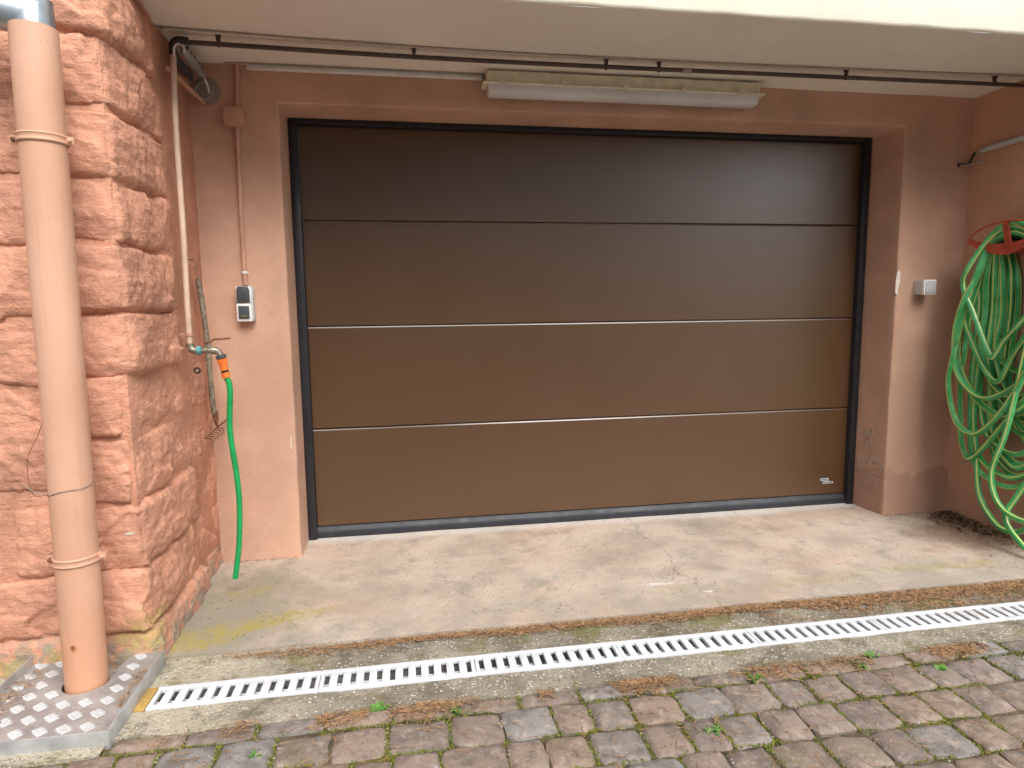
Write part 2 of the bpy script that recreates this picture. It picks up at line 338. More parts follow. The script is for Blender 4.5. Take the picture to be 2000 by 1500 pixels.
class MB:
    def __init__(s): s.v = []; s.f = []; s.uv = {}
    def add(s, vs_, fs_):
        b = len(s.v); s.v += [tuple(p) for p in vs_]; s.f += [tuple(i+b for i in f) for f in fs_]; return b
    def box(s, lo, hi):
        (a, b, c), (d, e, f) = lo, hi
        s.add([(a,b,c),(d,b,c),(d,e,c),(a,e,c),(a,b,f),(d,b,f),(d,e,f),(a,e,f)],
              [(0,3,2,1),(4,5,6,7),(0,1,5,4),(1,2,6,5),(2,3,7,6),(3,0,4,7)]); return s
    def tube(s, pts, r, seg=12, caps=True, uvlen=None):
        pts = [Vector(p) for p in pts]; n = len(pts)
        rr = r if isinstance(r, (list, tuple)) else [r]*n
        t = (pts[1]-pts[0]).normalized(); nn = t.orthogonal().normalized(); L = 0; b0 = len(s.v); rings = []
        for i, p in enumerate(pts):
            tt = (pts[min(i+1, n-1)]-pts[max(i-1, 0)]).normalized()
            q = t.rotation_difference(tt); nn = (q @ nn).normalized(); t = tt; bb = t.cross(nn)
            if i: L += (p-pts[i-1]).length
            rings.append(L)
            for k in range(seg):
                a = 2*math.pi*k/seg; s.v.append(tuple(p + (nn*math.cos(a)+bb*math.sin(a))*rr[i]))
        for i in range(n-1):
            for k in range(seg):
                a, b = b0+i*seg+k, b0+i*seg+(k+1) % seg
                s.uv[len(s.f)] = [(k/seg, rings[i]), ((k+1)/seg, rings[i]), ((k+1)/seg, rings[i+1]), (k/seg, rings[i+1])]
                s.f.append((a, b, b+seg, a+seg))
        if caps: s.f.append(tuple(reversed(range(b0, b0+seg)))); s.f.append(tuple(range(b0+(n-1)*seg, b0+n*seg)))
        return s
    def prism(s, outline, axis_a, axis_b, axis_n, org, depth):
        # outline (a,b) extruded along axis_n by depth
        A, B, N, O = map(Vector, (axis_a, axis_b, axis_n, org)); n = len(outline)
        v = [O+A*a+B*b for a, b in outline]; v += [p+N*depth for p in v]
        s.add(v, [tuple(reversed(range(n))), tuple(range(n, 2*n))] + [(i, (i+1) % n, n+(i+1) % n, n+i) for i in range(n)]); return s
    def mesh(s, name, mat, smooth=False, bevel=0, seg=2, fixn=True):
        me = bpy.data.meshes.new(name); me.from_pydata(s.v, [], s.f)
        if s.uv:
            ul = me.uv_layers.new(name='UVMap')
            for pi, uvs in s.uv.items():
                p = me.polygons[pi]
                for k, li in enumerate(p.loop_indices): ul.data[li].uv = uvs[k]
        if bevel or fixn:
            bm = bmesh.new(); bm.from_mesh(me)
            if fixn: bmesh.ops.recalc_face_normals(bm, faces=bm.faces)
            if bevel:
                es = [e for e in bm.edges if len(e.link_faces) == 2 and e.calc_face_angle(0) > 0.5]
                bmesh.ops.bevel(bm, geom=es, offset=bevel, segments=seg, profile=0.5, affect='EDGES', clamp_overlap=True)
            bm.to_mesh(me); bm.free()
        if mat: me.materials.append(mat)
        if smooth is True: me.polygons.foreach_set('use_smooth', [True]*len(me.polygons))
        elif smooth: me.shade_smooth() if False else me.polygons.foreach_set('use_smooth', [True]*len(me.polygons)); 
        if smooth == 'auto': me.set_sharp_from_angle(angle=R(35))
        me.update(); return me
    def build(s, name, mat, parent=None, **k):
        return place(name, s.mesh(name, mat, **k), parent)
def place(name, me, parent=None):
    o = bpy.data.objects.new(name, me); link(o)
    if parent is not None:
        o.parent = parent
        if parent.type == 'EMPTY': o.location = -Vector(parent.location)
    return o
def box(name, lo, hi, mat, parent=None, bevel=0.002, **k): return MB().box(lo, hi).build(name, mat, parent, bevel=bevel, smooth='auto', **k)
def tube(name, pts, r, mat, parent=None, seg=12, **k): return MB().tube(pts, r, seg).build(name, mat, parent, smooth='auto', **k)
def spline(pts, n=10):
    P = [Vector(p) for p in pts]; P = [P[0]*2-P[1]] + P + [P[-1]*2-P[-2]]; out = []
    for i in range(1, len(P)-2):
        a, b, c, d = P[i-1:i+3]
        for k in range(n):
            t = k/n
            out.append(0.5*((2*b)+(c-a)*t+(2*a-5*b+4*c-d)*t*t+(3*b-a-3*c+d)*t**3))
    out.append(P[-2]); return out
def arc(c, r, a0, a1, n, ax=(1,0,0), ay=(0,0,1)):
    c, ax, ay = Vector(c), Vector(ax), Vector(ay)
    return [c+ax*r*math.cos(R(a0+(a1-a0)*i/n))+ay*r*math.sin(R(a0+(a1-a0)*i/n)) for i in range(n+1)]

# ------------------------------------------------------------------ measures (metres; door plane Y=0, camera on the -Y side)
YW = -0.232      # face of the rendered wall
XR = 3.656       # right wall face
ZC = 2.311       # soffit
ZG = -0.02       # ground
W = 3.225; DT = 2.148
XRV = 3.243      # right reveal arris

# ------------------------------------------------------------------ ground
def sheet(name, x0, x1, y0, y1, z, mat, jag=None, thick=0.12, nx=40, ny=8, relief=0.0):
    rnd = random.Random(name); m = MB(); row = nx+1
    for j in range(ny+1):
        for i in range(nx+1):
            x = x0+(x1-x0)*i/nx; y = y0+(y1-y0)*j/ny
            if jag and j == 0: y += jag*(noise.noise((x*6, 3.1, 0))+0.6*noise.noise((x*31, 7.7, 0)))
            if jag and j == ny: y += 0.3*jag*noise.noise((x*9, 1.7, 0))
            m.v.append((x, y, z+relief*noise.fractal((x*3, y*3, 0.5), 1, 2, 4)))
    for j in range(ny):
        for i in range(nx): m.f.append((j*row+i, j*row+i+1, (j+1)*row+i+1, (j+1)*row+i))
    # skirt along the front and back edges
    for j, flip in ((0, 0), (ny, 1)):
        b = len(m.v)
        for i in range(nx+1): x, y, zz = m.v[j*row+i]; m.v.append((x, y, zz-thick))
        for i in range(nx):
            q = (b+i, b+i+1, j*row+i+1, j*row+i); m.f.append(q if not flip else q[::-1])
    o = m.build(name, mat, smooth='auto', fixn=False); setp(o, kind='structure'); return o
sheet('ground', -60, 60, -60, 40, -0.16, M_ground, nx=60, ny=50)
sheet('concrete_apron', -0.46, 3.70, -1.105, 0.30, ZG, M_apron, jag=0.009, nx=420, ny=60, relief=0.0025)
sheet('drain_surround_back', -0.40, 4.60, -1.287, -1.095, ZG-0.010, M_strip, nx=420, ny=18, relief=0.004)
sheet('drain_surround_front', -0.40, 4.60, -1.545, -1.415, ZG-0.008, M_strip, jag=0.006, nx=420, ny=14, relief=0.004)
sheet('plate_surround', -2.2, -0.335, -1.612, -1.09, ZG-0.003, M_strip, jag=0.006, nx=160, ny=30, relief=0.003)
m = MB(); m.box((-0.335, -1.417, -0.15), (3.70, -1.285, -0.13)); m.box((-0.335, -1.30, -0.13), (3.70, -1.286, -0.036)); m.box((-0.335, -1.416, -0.13), (3.70, -1.402, -0.036))
m.box((3.345, -1.4165, -0.15), (4.60, -1.2855, ZG-0.0085))
setp(m.build('drain_trough', M_trough), kind='structure')

# pavers: rows of tumbled blocks, the nearest as single parts
rnd = random.Random(11)
bed = sheet('paved_drive', -1.9, 6.2, -6.2, -1.535, ZG-0.016, M_bed, nx=220, ny=150, relief=0.004)
def paver_mesh(w, d, seed):
    rn = random.Random(seed); m = MB(); N = 7; g = {}
    off = [rn.uniform(-0.004, 0.004) for _ in range(8)]
    tilt = (rn.uniform(-0.03, 0.03), rn.uniform(-0.03, 0.03))
    us = [-1, -0.90, -0.66, -0.25, 0.25, 0.66, 0.90, 1]
    for j in range(8):
        for i in range(8):
            u, v = us[i], us[j]
            e = max(abs(u), abs(v)); corner = (abs(u)*abs(v))**6
            s_ = 1-0.10*corner
            x = u*w/2*s_ + 0.007*noise.noise((u*2.2+seed*3.1, v*2.2, 1.3)); y = v*d/2*s_ + 0.007*noise.noise((u*2.2, v*2.2+seed*5.7, 4.3))
            z = -0.011*(max(0, (e-0.66)/0.34)**2.0) + 0.0045*noise.fractal((u*1.6+seed*7, v*1.6, 0.2), 1, 2, 3) + tilt[0]*x + tilt[1]*y
            m.v.append((x, y, z))
    for j in range(7):
        for i in range(7): m.f.append((j*8+i, j*8+i+1, (j+1)*8+i+1, (j+1)*8+i))
    rim = [i for i in range(8)] + [j*8+7 for j in range(1, 8)] + [56+i for i in range(6, -1, -1)] + [j*8 for j in range(6, 0, -1)]
    b = len(m.v)
    for k in rim: x, y, z = m.v[k]; m.v.append((x, y, -0.06))
    n = len(rim)
    for k in range(n): m.f.append((rim[(k+1) % n], rim[k], b+k, b+(k+1) % n))
    return m
WID = (0.130, 0.158, 0.182, 0.110); VAR = 7
pm = {}
for wi, w_ in enumerate(WID):
    for k in range(VAR): pm[wi, k] = paver_mesh(w_-0.004, 0.1345, wi*10+k).mesh('paver', M_paver, smooth='auto')
cutm = [paver_mesh(0.19, 0.060, 90+k).mesh('paver', M_paver, smooth='auto') for k in range(5)]
joints = []; far = MB(); cnt = 0
rows = [(-1.575, True)] + [(-1.612-0.07-0.14*k, False) for k in range(32)]
near = []
for ri, (yc, cut) in enumerate(rows):
    x = -1.75 + rnd.uniform(0, 0.12); y0_, y1_ = -1.75, 4.4
    while x < 5.9:
        wi = 0 if cut else rnd.choices(range(4), (5, 3, 1.6, 2.2))[0]; w_ = 0.197 if cut else WID[wi]
        xc = x+w_/2; x += w_
        me = rnd.choice(cutm) if cut else pm[wi, rnd.randrange(VAR)]
        if cut and xc < -0.30: continue
        if yc > -1.80 and xc < -0.34-w_*0.2 and yc > -1.66: pass
        joints.append((xc-w_/2, yc))
        flip = rnd.choice((0, math.pi)); rz = flip+rnd.uniform(-0.035, 0.035); tx, ty = rnd.uniform(-0.012, 0.012), rnd.uniform(-0.012, 0.012)
        loc = (xc+rnd.uniform(-.002, .002), yc+rnd.uniform(-.003, .003), ZG-0.003+rnd.uniform(-0.005, 0.004))
        d = (Vector(loc)-Vector((CAM.x+0.25, CAM.y, 0))).length
        near.append((ri > 5 or xc < -1.0 or xc > 3.65, ri, me, loc, (tx, ty, rz)))
near.sort(key=lambda q: (q[0], q[1]))
for i, (_, ri, me, loc, rot) in enumerate(near):
    if i < 290:
        o = place('paver', me, bed); o.location = loc; o.rotation_euler = rot
    else:
        mt = Matrix.Translation(loc) @ Matrix.Rotation(rot[2], 4, 'Z')
        far.add([mt @ v.co for v in me.vertices], [tuple(p.vertices) for p in me.polygons])
o = far.build('far_pavers', M_paver, bed, smooth='auto', fixn=False); setp(o, kind='stuff')

# ------------------------------------------------------------------ rendered garage wall with door opening
def grid_faces(m, P, U, V, nu, nv):
    P, U, V = map(Vector, (P, U, V)); b = len(m.v)
    for j in range(nv+1):
        for i in range(nu+1): m.v.append(tuple(P+U*(i/nu)+V*(j/nv)))
    for j in range(nv):
        for i in range(nu): a = b+j*(nu+1)+i; m.f.append((a, a+1, a+nu+2, a+nu+1))
m = MB()
XL = -0.62; XE = 3.80; ZB = -0.10; ZT = 2.45
ys = YW; yb = 0.12
grid_faces(m, (XL, ys, ZB), (-XL, 0, 0), (0, 0, DT-ZB), 12, 24)
grid_faces(m, (XRV, ys, ZB), (XE-XRV, 0, 0), (0, 0, DT-ZB), 12, 24)
grid_faces(m, (XL, ys, DT), (-XL, 0, 0), (0, 0, ZT-DT), 12, 6)
grid_faces(m, (0, ys, DT), (XRV, 0, 0), (0, 0, ZT-DT), 40, 6)
grid_faces(m, (XRV, ys, DT), (XE-XRV, 0, 0), (0, 0, ZT-DT), 12, 6)
grid_faces(m, (0, ys, ZB), (0, yb-ys, 0), (0, 0, DT-ZB), 8, 24)
grid_faces(m, (XRV, yb, ZB), (0, ys-yb, 0), (0, 0, DT-ZB), 8, 24)
grid_faces(m, (0, ys, DT), (XRV, 0, 0), (0, yb-ys, 0), 40, 8)
me = m.mesh('garage_wall', None, fixn=False)
bm = bmesh.new(); bm.from_mesh(me); bmesh.ops.remove_doubles(bm, verts=bm.verts, dist=1e-4)
bmesh.ops.recalc_face_normals(bm, faces=bm.faces)
es = [e for e in bm.edges if len(e.link_faces) == 2 and e.calc_face_angle(0) > 0.5]
bmesh.ops.bevel(bm, geom=es, offset=0.009, segments=3, profile=0.5, affect='EDGES')
for v in bm.verts:
    p = v.co; a = noise.fractal((p.x*2.2, p.y*2.2, p.z*2.2), 1, 2, 3)*0.0035
    if abs(p.x-XRV) < 0.012 and p.y > YW: p.x -= 0.0185*min(1.0, (p.y-YW)/0.232)
    near_arris = abs(p.y-YW) < 0.02 and (abs(p.x-XRV) < 0.02 or abs(p.x) < 0.02)
    v.co = p + Vector((a*0.5, a, a*0.3))
    if near_arris: v.co += Vector((0.006*noise.noise((1, 2, p.z*9)), 0.004*noise.noise((5, 2, p.z*13)), 0))
bm.to_mesh(me); bm.free(); me.materials.append(M_wall); me.polygons.foreach_set('use_smooth', [True]*len(me.polygons)); me.set_sharp_from_angle(angle=R(50))
gw = bpy.data.objects.new('garage_wall', me); link(gw)
setp(gw, 'salmon rendered wall with the deep reveals around the brown garage door', 'wall')
def flake(name, pts, depth, ax_a, ax_b, ax_n, org, mat, parent): return MB().prism(pts, ax_a, ax_b, ax_n, org, depth).build(name, mat, parent)
setp(flake('plaster_chip', [(-.012, -.075), (.002, -.09), (.006, -.04), (.014, -.01), (.012, .035), (.002, .055), (-.008, .03), (-.013, -.02)], 0.004, (1, 0, 0), (0, 0, 1), (0, 1, 0), (XRV+0.004, YW-0.0045, 1.335), M_plaster, gw), 'pale patch where paint has chipped off the arris')
setp(flake('plaster_chip', [(-.0015, -.03), (.0015, -.028), (.002, .01), (.001, .035), (-.0015, .03), (-.002, .0)], 0.004, (1, 0, 0), (0, 0, 1), (0, 1, 0), (-0.022, YW-0.0045, 0.56), M_plaster, gw), 'thin pale scratch near the left door arris')

# right-hand side wall
m = MB(); grid_faces(m, (XR, -1.02, -0.12), (0, 1.35, 0), (0, 0, 2.45), 30, 26)
grid_faces(m, (XR, -1.02, -0.12), (0.32, 0, 0), (0, 0, 2.45), 6, 26); grid_faces(m, (XR+0.32, 0.33, -0.12), (0, -1.35, 0), (0, 0, 2.45), 10, 26)
m.v = [(x+0.004*noise.fractal((x*2, y*2, z*2), 1, 2, 3), y, z) for x, y, z in m.v]
sw = m.build('side_wall', M_side, smooth='auto')
setp(sw, 'salmon rendered return wall on the right where the green hose hangs', 'wall')

# overhang: soffit and cream fascia
ov = thing('overhang', 'cream painted concrete overhang above the garage door', 'overhang', (1.6, -0.6, ZC))
m = MB(); grid_faces(m, (-0.62, 0.2, ZC), (5.2, 0, 0), (0, -1.186, 0), 60, 14)
m.v = [(x, y, z+0.004*noise.fractal((x*1.5, y*1.5, 0), 1, 2, 3)) for x, y, z in m.v]
m.build('soffit', M_soffit, ov, smooth=True)
m = MB(); N = 130
prof = [(-0.978, ZC+0.004), (-0.985, ZC-0.001), (-0.992, ZC+0.004), (-0.996, ZC+0.014), (-0.998, ZC+0.2), (-1.0, ZC+0.55), (-1.0, ZC+1.0)]
for i in range(N+1):
    x = -0.36+(4.94)*i/N
    for j, (y, z) in enumerate(prof): m.v.append((x, y+0.004*noise.noise((x*5, z*7, 0)), z+(0.004*noise.noise((x*7, 1.1, 0)) if j < 4 else 0)))
k = len(prof)
for i in range(N):
    for j in range(k-1): m.f.append((i*k+j, i*k+j+1, (i+1)*k+j+1, (i+1)*k+j))
m.build('fascia', M_fascia, ov, smooth=True)
MB().box((-0.36, -1.0, ZC+1.0), (4.58, 0.3, ZC+1.06)).build('coping', M_fascia, ov, bevel=0.005)

# ------------------------------------------------------------------ bossed stone corner of the house
sp = thing('stone_wall_corner', 'rough salmon painted stone masonry corner behind the downpipe', 'stone wall', (-0.9, -0.7, -0.1))
def rock(p, s):
    q = Vector((p[0]+s*1.37, p[1]+s*0.71, p[2]+s*2.13))
    w_ = q*1.0 + noise.noise_vector(q*6)*0.03
    a = noise.fractal(q*4.5, 1.0, 2.0, 3)*0.013
    ds, ps = noise.voronoi(w_*6.0); c = ps[0]
    nv = noise.cell_vector(c*3.7)
    f = (w_*6.0-c).dot(nv)*0.0115
    ds2, ps2 = noise.voronoi(w_*17); nv2 = noise.cell_vector(ps2[0]*2.9)
    g = (w_*17-ps2[0]).dot(nv2)*0.0042
    h = noise.fractal(q*38, 1.0, 2.0, 2)*0.0030 + noise.noise((q.x*16, q.y*16, q.z*70))*0.0022
    return a+f+g+h
def block(lo, hi, seed, skip=(), bulge=0.014, r=0.014, step=0.0078, amp=1.0, rc=0.034):
    rv = Vector((rc, rc, r)); lo, hi = Vector(lo), Vector(hi); dim = hi-lo
    n = [max(4, int(dim[k]/step)) for k in range(3)]; m = MB(); idx = {}
    def vid(i, j, k):
        key = (i, j, k)
        if key in idx: return idx[key]
        t = [i/n[0], j/n[1], k/n[2]]; p = Vector(lo[a]+dim[a]*t[a] for a in range(3))
        q = Vector(min(max(p[a], lo[a]+rv[a]), hi[a]-rv[a]) for a in range(3)); d = Vector((p[a]-q[a])/rv[a] for a in range(3))
        nr = d.normalized(); p2 = q+Vector(nr[a]*rv[a] for a in range(3))
        u = [2*x-1 for x in t]; on = [abs(abs(x)-1) < 1e-6 for x in u]
        pil = 1.0
        for a in range(3):
            if not on[a]: pil *= (1-abs(u[a])**3)
        if sum(on) > 1: pil = 0
        pil *= 1.0-0.30*u[2]                     # belly hangs low
        ro = rock(p2, seed)*amp
        edge = 1.0
        for a in range(3):
            if not on[a]: edge *= min(1.0, (1-abs(u[a]))/0.10+0.35)
        p2 = p2+nr*(bulge*pil+ro*edge)
        # wavy joints
        p2.z += 0.011*noise.noise((p2.x*7+seed, p2.y*7, seed*3.3))
        idx[key] = len(m.v); m.v.append(tuple(p2)); return idx[key]
    for a in range(3):
        b, c = (a+1) % 3, (a+2) % 3
        for side in (0, 1):
            if (a, side) in skip: continue
            for i in range(n[b]):
                for j in range(n[c]):
                    q = []
                    for di, dj in ((0, 0), (1, 0), (1, 1), (0, 1)):
                        k = [0, 0, 0]; k[a] = side*n[a]; k[b] = i+di; k[c] = j+dj; q.append(vid(*k))
                    m.f.append(tuple(q) if side else tuple(q[::-1]))
    return m
box('mortar_core', (-2.3, -1.118, -0.12), (-0.378, -0.20, 2.82), M_stone, sp, bevel=0.01)
zz = lambda z: 1.209+(z-1.209)*0.987
crs = [-0.16, .08, .305, .54, .775, .99, 1.205, 1.43, 1.64, 1.862, 2.087, 2.31, 2.545, 2.78]
rs = random.Random(5); FY = -1.128; SX = -0.372
for i in range(len(crs)-1):
    z0, z1 = zz(crs[i])+0.002, zz(crs[i+1])-0.002
    yj = (-0.50, -0.62, -0.55, -0.66, -0.60, -0.65, -0.66, -0.62, -0.64, -0.63, -0.70, -0.64, -0.6)[i]
    dx = rs.uniform(-0.012, 0.012); xj = -0.56+rs.uniform(-0.03, 0.03)
    fx = 0.02 if i == 0 else 0
    block((xj, FY+rs.uniform(-.012, .008), z0), (SX+dx+fx+(0.012 if crs[i] > 0.9 else 0.0), yj, z1), 1+i*1.31, ((0, 0),), bulge=0.014).build('stone_block', M_stone, sp, smooth=True, fixn=False)
    block((-0.50, yj+0.003, z0), (SX-0.014+rs.uniform(-.008, .004)+(0.004 if crs[i] < 0.9 else -0.012), -0.19, z1), 41+i*1.7, ((0, 0), (1, 1)), bulge=0.009, r=0.012, amp=0.7, rc=0.02).build('stone_block', M_stone, sp, smooth=True, fixn=False)
crl = [-0.16, .08, .30, .602, .971, 1.182, 1.42, 1.638, 1.861, 2.085, 2.31, 2.545, 2.78]
for i in range(len(crl)-1):
    z0, z1 = zz(crl[i])+0.002, zz(crl[i+1])-0.002; x = -0.565+rs.uniform(-.01, .01); first = True
    while x > -1.95:
        w_ = (0.215 if i == 2 else rs.uniform(0.36, 0.6)) if first else rs.uniform(0.3, 0.55); first = False
        block((x-w_+0.003, FY+rs.uniform(-.012, .010), z0), (x-0.003, -0.98, z1), 90+i*2.3+x*3, ((1, 1),), bulge=0.012, step=0.0078 if x > -0.75 else 0.016).build('stone_block', M_stone, sp, smooth=True, fixn=False)
        x -= w_

# ------------------------------------------------------------------ sectional garage door
gd = thing('garage_door', 'satin brown sectional garage door of four panels in a black frame', 'garage door', (1.61, 0.03, 0))
fr = 0.0
m = MB()
m.box((0.003, -0.006, ZG), (0.044, 0.075, DT-0.003)); m.build('frame_jamb', M_frame, gd, bevel=0.003, smooth='auto')
MB().box((3.183, -0.006, ZG), (3.2215, 0.075, DT-0.003)).build('frame_jamb', M_frame, gd, bevel=0.003, smooth='auto')
MB().box((0.0445, -0.004, 2.122), (3.1825, 0.075, DT-0.003)).build('frame_head', M_frame, gd, bevel=0.003, smooth='auto')
PZ = [0.040, 0.574, 1.116, 1.657, 2.124]
panels = []
for i in range(4):
    z0, z1 = PZ[i]+0.0025, PZ[i+1]-0.0025
    # profile across the thickness: face, small chamfers, tongue behind the joint below
    pr = [(0.030, z0+0.004), (0.034, z0), (0.050, z0), (0.050, z0-0.02 if i else z0), (0.066, z0-0.02 if i else z0), (0.066, z1-0.024), (0.052, z1-0.024) if i < 3 else (0.066, z1), (0.052, z1) if i < 3 else (0.052, z1), (0.0325, z1), (0.030, z1-0.006)]
    n_ = 24; m = MB()
    for k in range(n_+1):
        x = 0.046+(3.181-0.046)*k/n_
        for (y, z) in pr:
            dy = 0.0014*noise.noise((x*0.9, z*1.1, i*2.0)) if y < 0.032 else 0
            m.v.append((x, y+dy, z))
    c = len(pr)
    for k in range(n_):
        for j in range(c): m.f.append((k*c+j, k*c+(j+1) % c, (k+1)*c+(j+1) % c, (k+1)*c+j))
    panels.append(m.build('door_panel', M_door, gd))
MB().prism([(0.018, ZG), (0.066, ZG), (0.066, 0.0405), (0.030, 0.0405), (0.026, 0.030), (0.020, 0.022), (0.014, 0.006)], (0, 1, 0), (0, 0, 1), (1, 0, 0), (0.0445, 0, 0), 3.138).build('bottom_seal', M_seal, gd, smooth='auto')
lg = MB(); y_ = 0.0285
for (a, b, c, d) in ((3.019, .128, 3.026, .143), (3.026, .139, 3.075, .143), (3.026, .128, 3.052, .131), (3.036, .131, 3.041, .139), (3.050, .131, 3.056, .139), (3.064, .128, 3.075, .139),
                     (3.036, .108, 3.040, .126), (3.044, .121, 3.072, .126), (3.040, .108, 3.072, .111), (3.050, .111, 3.054, .121), (3.060, .111, 3.064, .121), (3.072, .108, 3.077, .126),
                     (3.082, .108, 3.086, .122), (3.086, .119, 3.094, .122), (3.090, .108, 3.094, .119), (3.097, .108, 3.106, .111), (3.097, .119, 3.106, .122), (3.103, .111, 3.106, .119)):
    lg.box((a, y_, b-0.0), (c, y_+0.0012, d))
lg.build('maker_badge', M_ltgrey, panels[0])

# ------------------------------------------------------------------ downpipe
PY = -1.29; PT = (-0.479, PY, 2.017); PB = (-0.507, PY, -0.10)
dp = thing('downpipe', 'thick salmon painted drainpipe with a zinc elbow against the stone', 'drainpipe', (-0.505, PY, -0.02))
def pp(z): t = (z-PB[2])/(PT[2]-PB[2]); return Vector(PB).lerp(Vector(PT), t)
m = MB(); m.tube([pp(-0.10), pp(0.6), pp(1.3), PT], 0.0605, 40, caps=False)
m.tube([PT, (PT[0], PT[1], 2.0), (PT[0], PT[1], 1.95)], 0.0565, 40, caps=False)
b = len(m.v)-3*40
m.build('pipe', M_pipe, dp, smooth='auto')
d2 = Vector((-0.95, -0.10, 0.16)).normalized()
e0 = Vector((PT[0], PT[1], 1.96)); e1 = Vector((PT[0], PT[1], 2.048)); e2 = e1+d2*0.32; e3 = e2+Vector((-0.2, 0.05, 0.45))
m = MB()
# mitred elbow: rings lie in the bisecting planes
def mitre(m, pts, r, seg=40):
    pts = [Vector(p) for p in pts]; n = len(pts); b0 = len(m.v); ref = Vector((0, 1, 0))
    for i, p in enumerate(pts):
        din = (p-pts[i-1]).normalized() if i else (pts[1]-p).normalized()
        dout = (pts[i+1]-p).normalized() if i < n-1 else din
        pl = (din+dout).normalized(); a = (ref-din*ref.dot(din)).normalized(); c = din.cross(a)
        for k in range(seg):
            ang = 2*math.pi*k/seg; q = p+(a*math.cos(ang)+c*math.sin(ang))*r
            t = (p-q).dot(pl)/din.dot(pl); m.v.append(tuple(q+din*t))
    for i in range(n-1):
        for k in range(seg): a_, b_ = b0+i*seg+k, b0+i*seg+(k+1) % seg; m.f.append((a_, b_, b_+seg, a_+seg))
mitre(m, [e0, e1, e2, e3], 0.054)
m.build('zinc_elbow', M_zinc, dp, smooth='auto')
for zc, tilt in ((1.708, 0.0), (0.437, 0.0)):
    c = pp(zc); m = MB()
    prof = [(0.0612, -0.013), (0.0640, -0.013), (0.0662, -0.009), (0.0640, -0.005), (0.0640, 0.006), (0.0660, 0.009), (0.0640, 0.013), (0.0612, 0.013)]
    S = 44
    for k in range(S):
        a = 2*math.pi*k/S
        for (r_, z_) in prof: m.v.append((c.x+r_*math.cos(a), c.y+r_*math.sin(a), c.z+z_))
    n_ = len(prof)
    for k in range(S):
        for j in range(n_): m.f.append((k*n_+j, k*n_+(j+1) % n_, ((k+1) % S)*n_+(j+1) % n_, ((k+1) % S)*n_+j))
    for s_ in (-1, 1):
        m.box((c.x+s_*0.0735-0.0115, c.y-0.004, c.z-0.011), (c.x+s_*0.0735+0.0115, c.y+0.004, c.z+0.011))
    m.box((c.x-0.006, c.y+0.06, c.z-0.006), (c.x+0.006, -1.10, c.z+0.006))
    cl = m.build('pipe_clamp', M_pipe, dp, smooth='auto')
    for s_ in (-1, 1):
        tube('screw', [(c.x+s_*0.075, c.y-0.004, c.z), (c.x+s_*0.075, c.y-0.010, c.z), (c.x+s_*0.075, c.y-0.012, c.z)], [0.0068, 0.0062, 0.003], M_pipe if s_ > 0 else M_rust, cl)

# wire twisted round the downpipe
wt = thing('wire_tie', 'thin grey wire twisted around the lower drainpipe with loose ends', 'wire', pp(0.66)+Vector((0, -0.07, 0)))
c = pp(0.665)
ring = [(c.x+0.0622*math.cos(R(a)), c.y+0.0622*math.sin(R(a)), c.z+0.012*math.cos(R(a-10))+0.004*math.sin(R(3*a))) for a in range(-10, 351, 12)]
tube('wire_loop', ring, 0.0014, M_steel, wt, 6)
k0 = Vector((c.x-0.052, c.y-0.036, c.z-0.008))
tube('wire_tail', spline([k0, k0+Vector((-0.02, -0.012, 0.008)), k0+Vector((-0.055, 0.0, 0.024)), k0+Vector((-0.075, 0.01, 0.028))], 6), 0.0013, M_steel, wt, 6)
tube('wire_tail', spline([k0+Vector((0.03, -0.02, 0)), k0+Vector((0, -0.006, -0.003)), k0+Vector((-0.04, 0.002, 0.004)), k0+Vector((-0.06, 0.03, 0.10)), k0+Vector((-0.04, 0.06, 0.17)), k0+Vector((-0.02, 0.06, 0.22))], 6), 0.0011, M_rust, wt, 6)

# ------------------------------------------------------------------ tread-plate cover round the pipe foot
tp = thing('tread_plate_cover', 'aluminium tread plate cover cut out around the drainpipe foot', 'metal cover', (-0.53, -1.36, ZG))
PX0, PX1, PYF, PYB, PZT = -0.738, -0.328, -1.567, -1.135, 0.018
cx, cy = -0.5055, PY
notch = [(-0.425, PYB), (-0.443, -1.215)] + [(cx+0.069*math.cos(R(a)), cy+0.069*math.sin(R(a))) for a in range(15, -196, -15)] + [(-0.600, -1.20), (-0.606, PYB)]
out = [(PX0, PYF), (PX1, PYF), (PX1, PYB)] + notch + [(PX0, PYB)]
bm = bmesh.new(); vs_ = [bm.verts.new((x, y, PZT)) for x, y in out]; f = bm.faces.new(vs_)
bmesh.ops.triangulate(bm, faces=[f]); ret = bmesh.ops.extrude_face_region(bm, geom=list(bm.faces))
for v in [g for g in ret['geom'] if isinstance(g, bmesh.types.BMVert)]: v.co.z -= 0.004
bmesh.ops.recalc_face_normals(bm, faces=bm.faces)
me = bpy.data.meshes.new('plate'); bm.to_mesh(me); bm.free(); me.materials.append(M_alu); place('plate', me, tp)
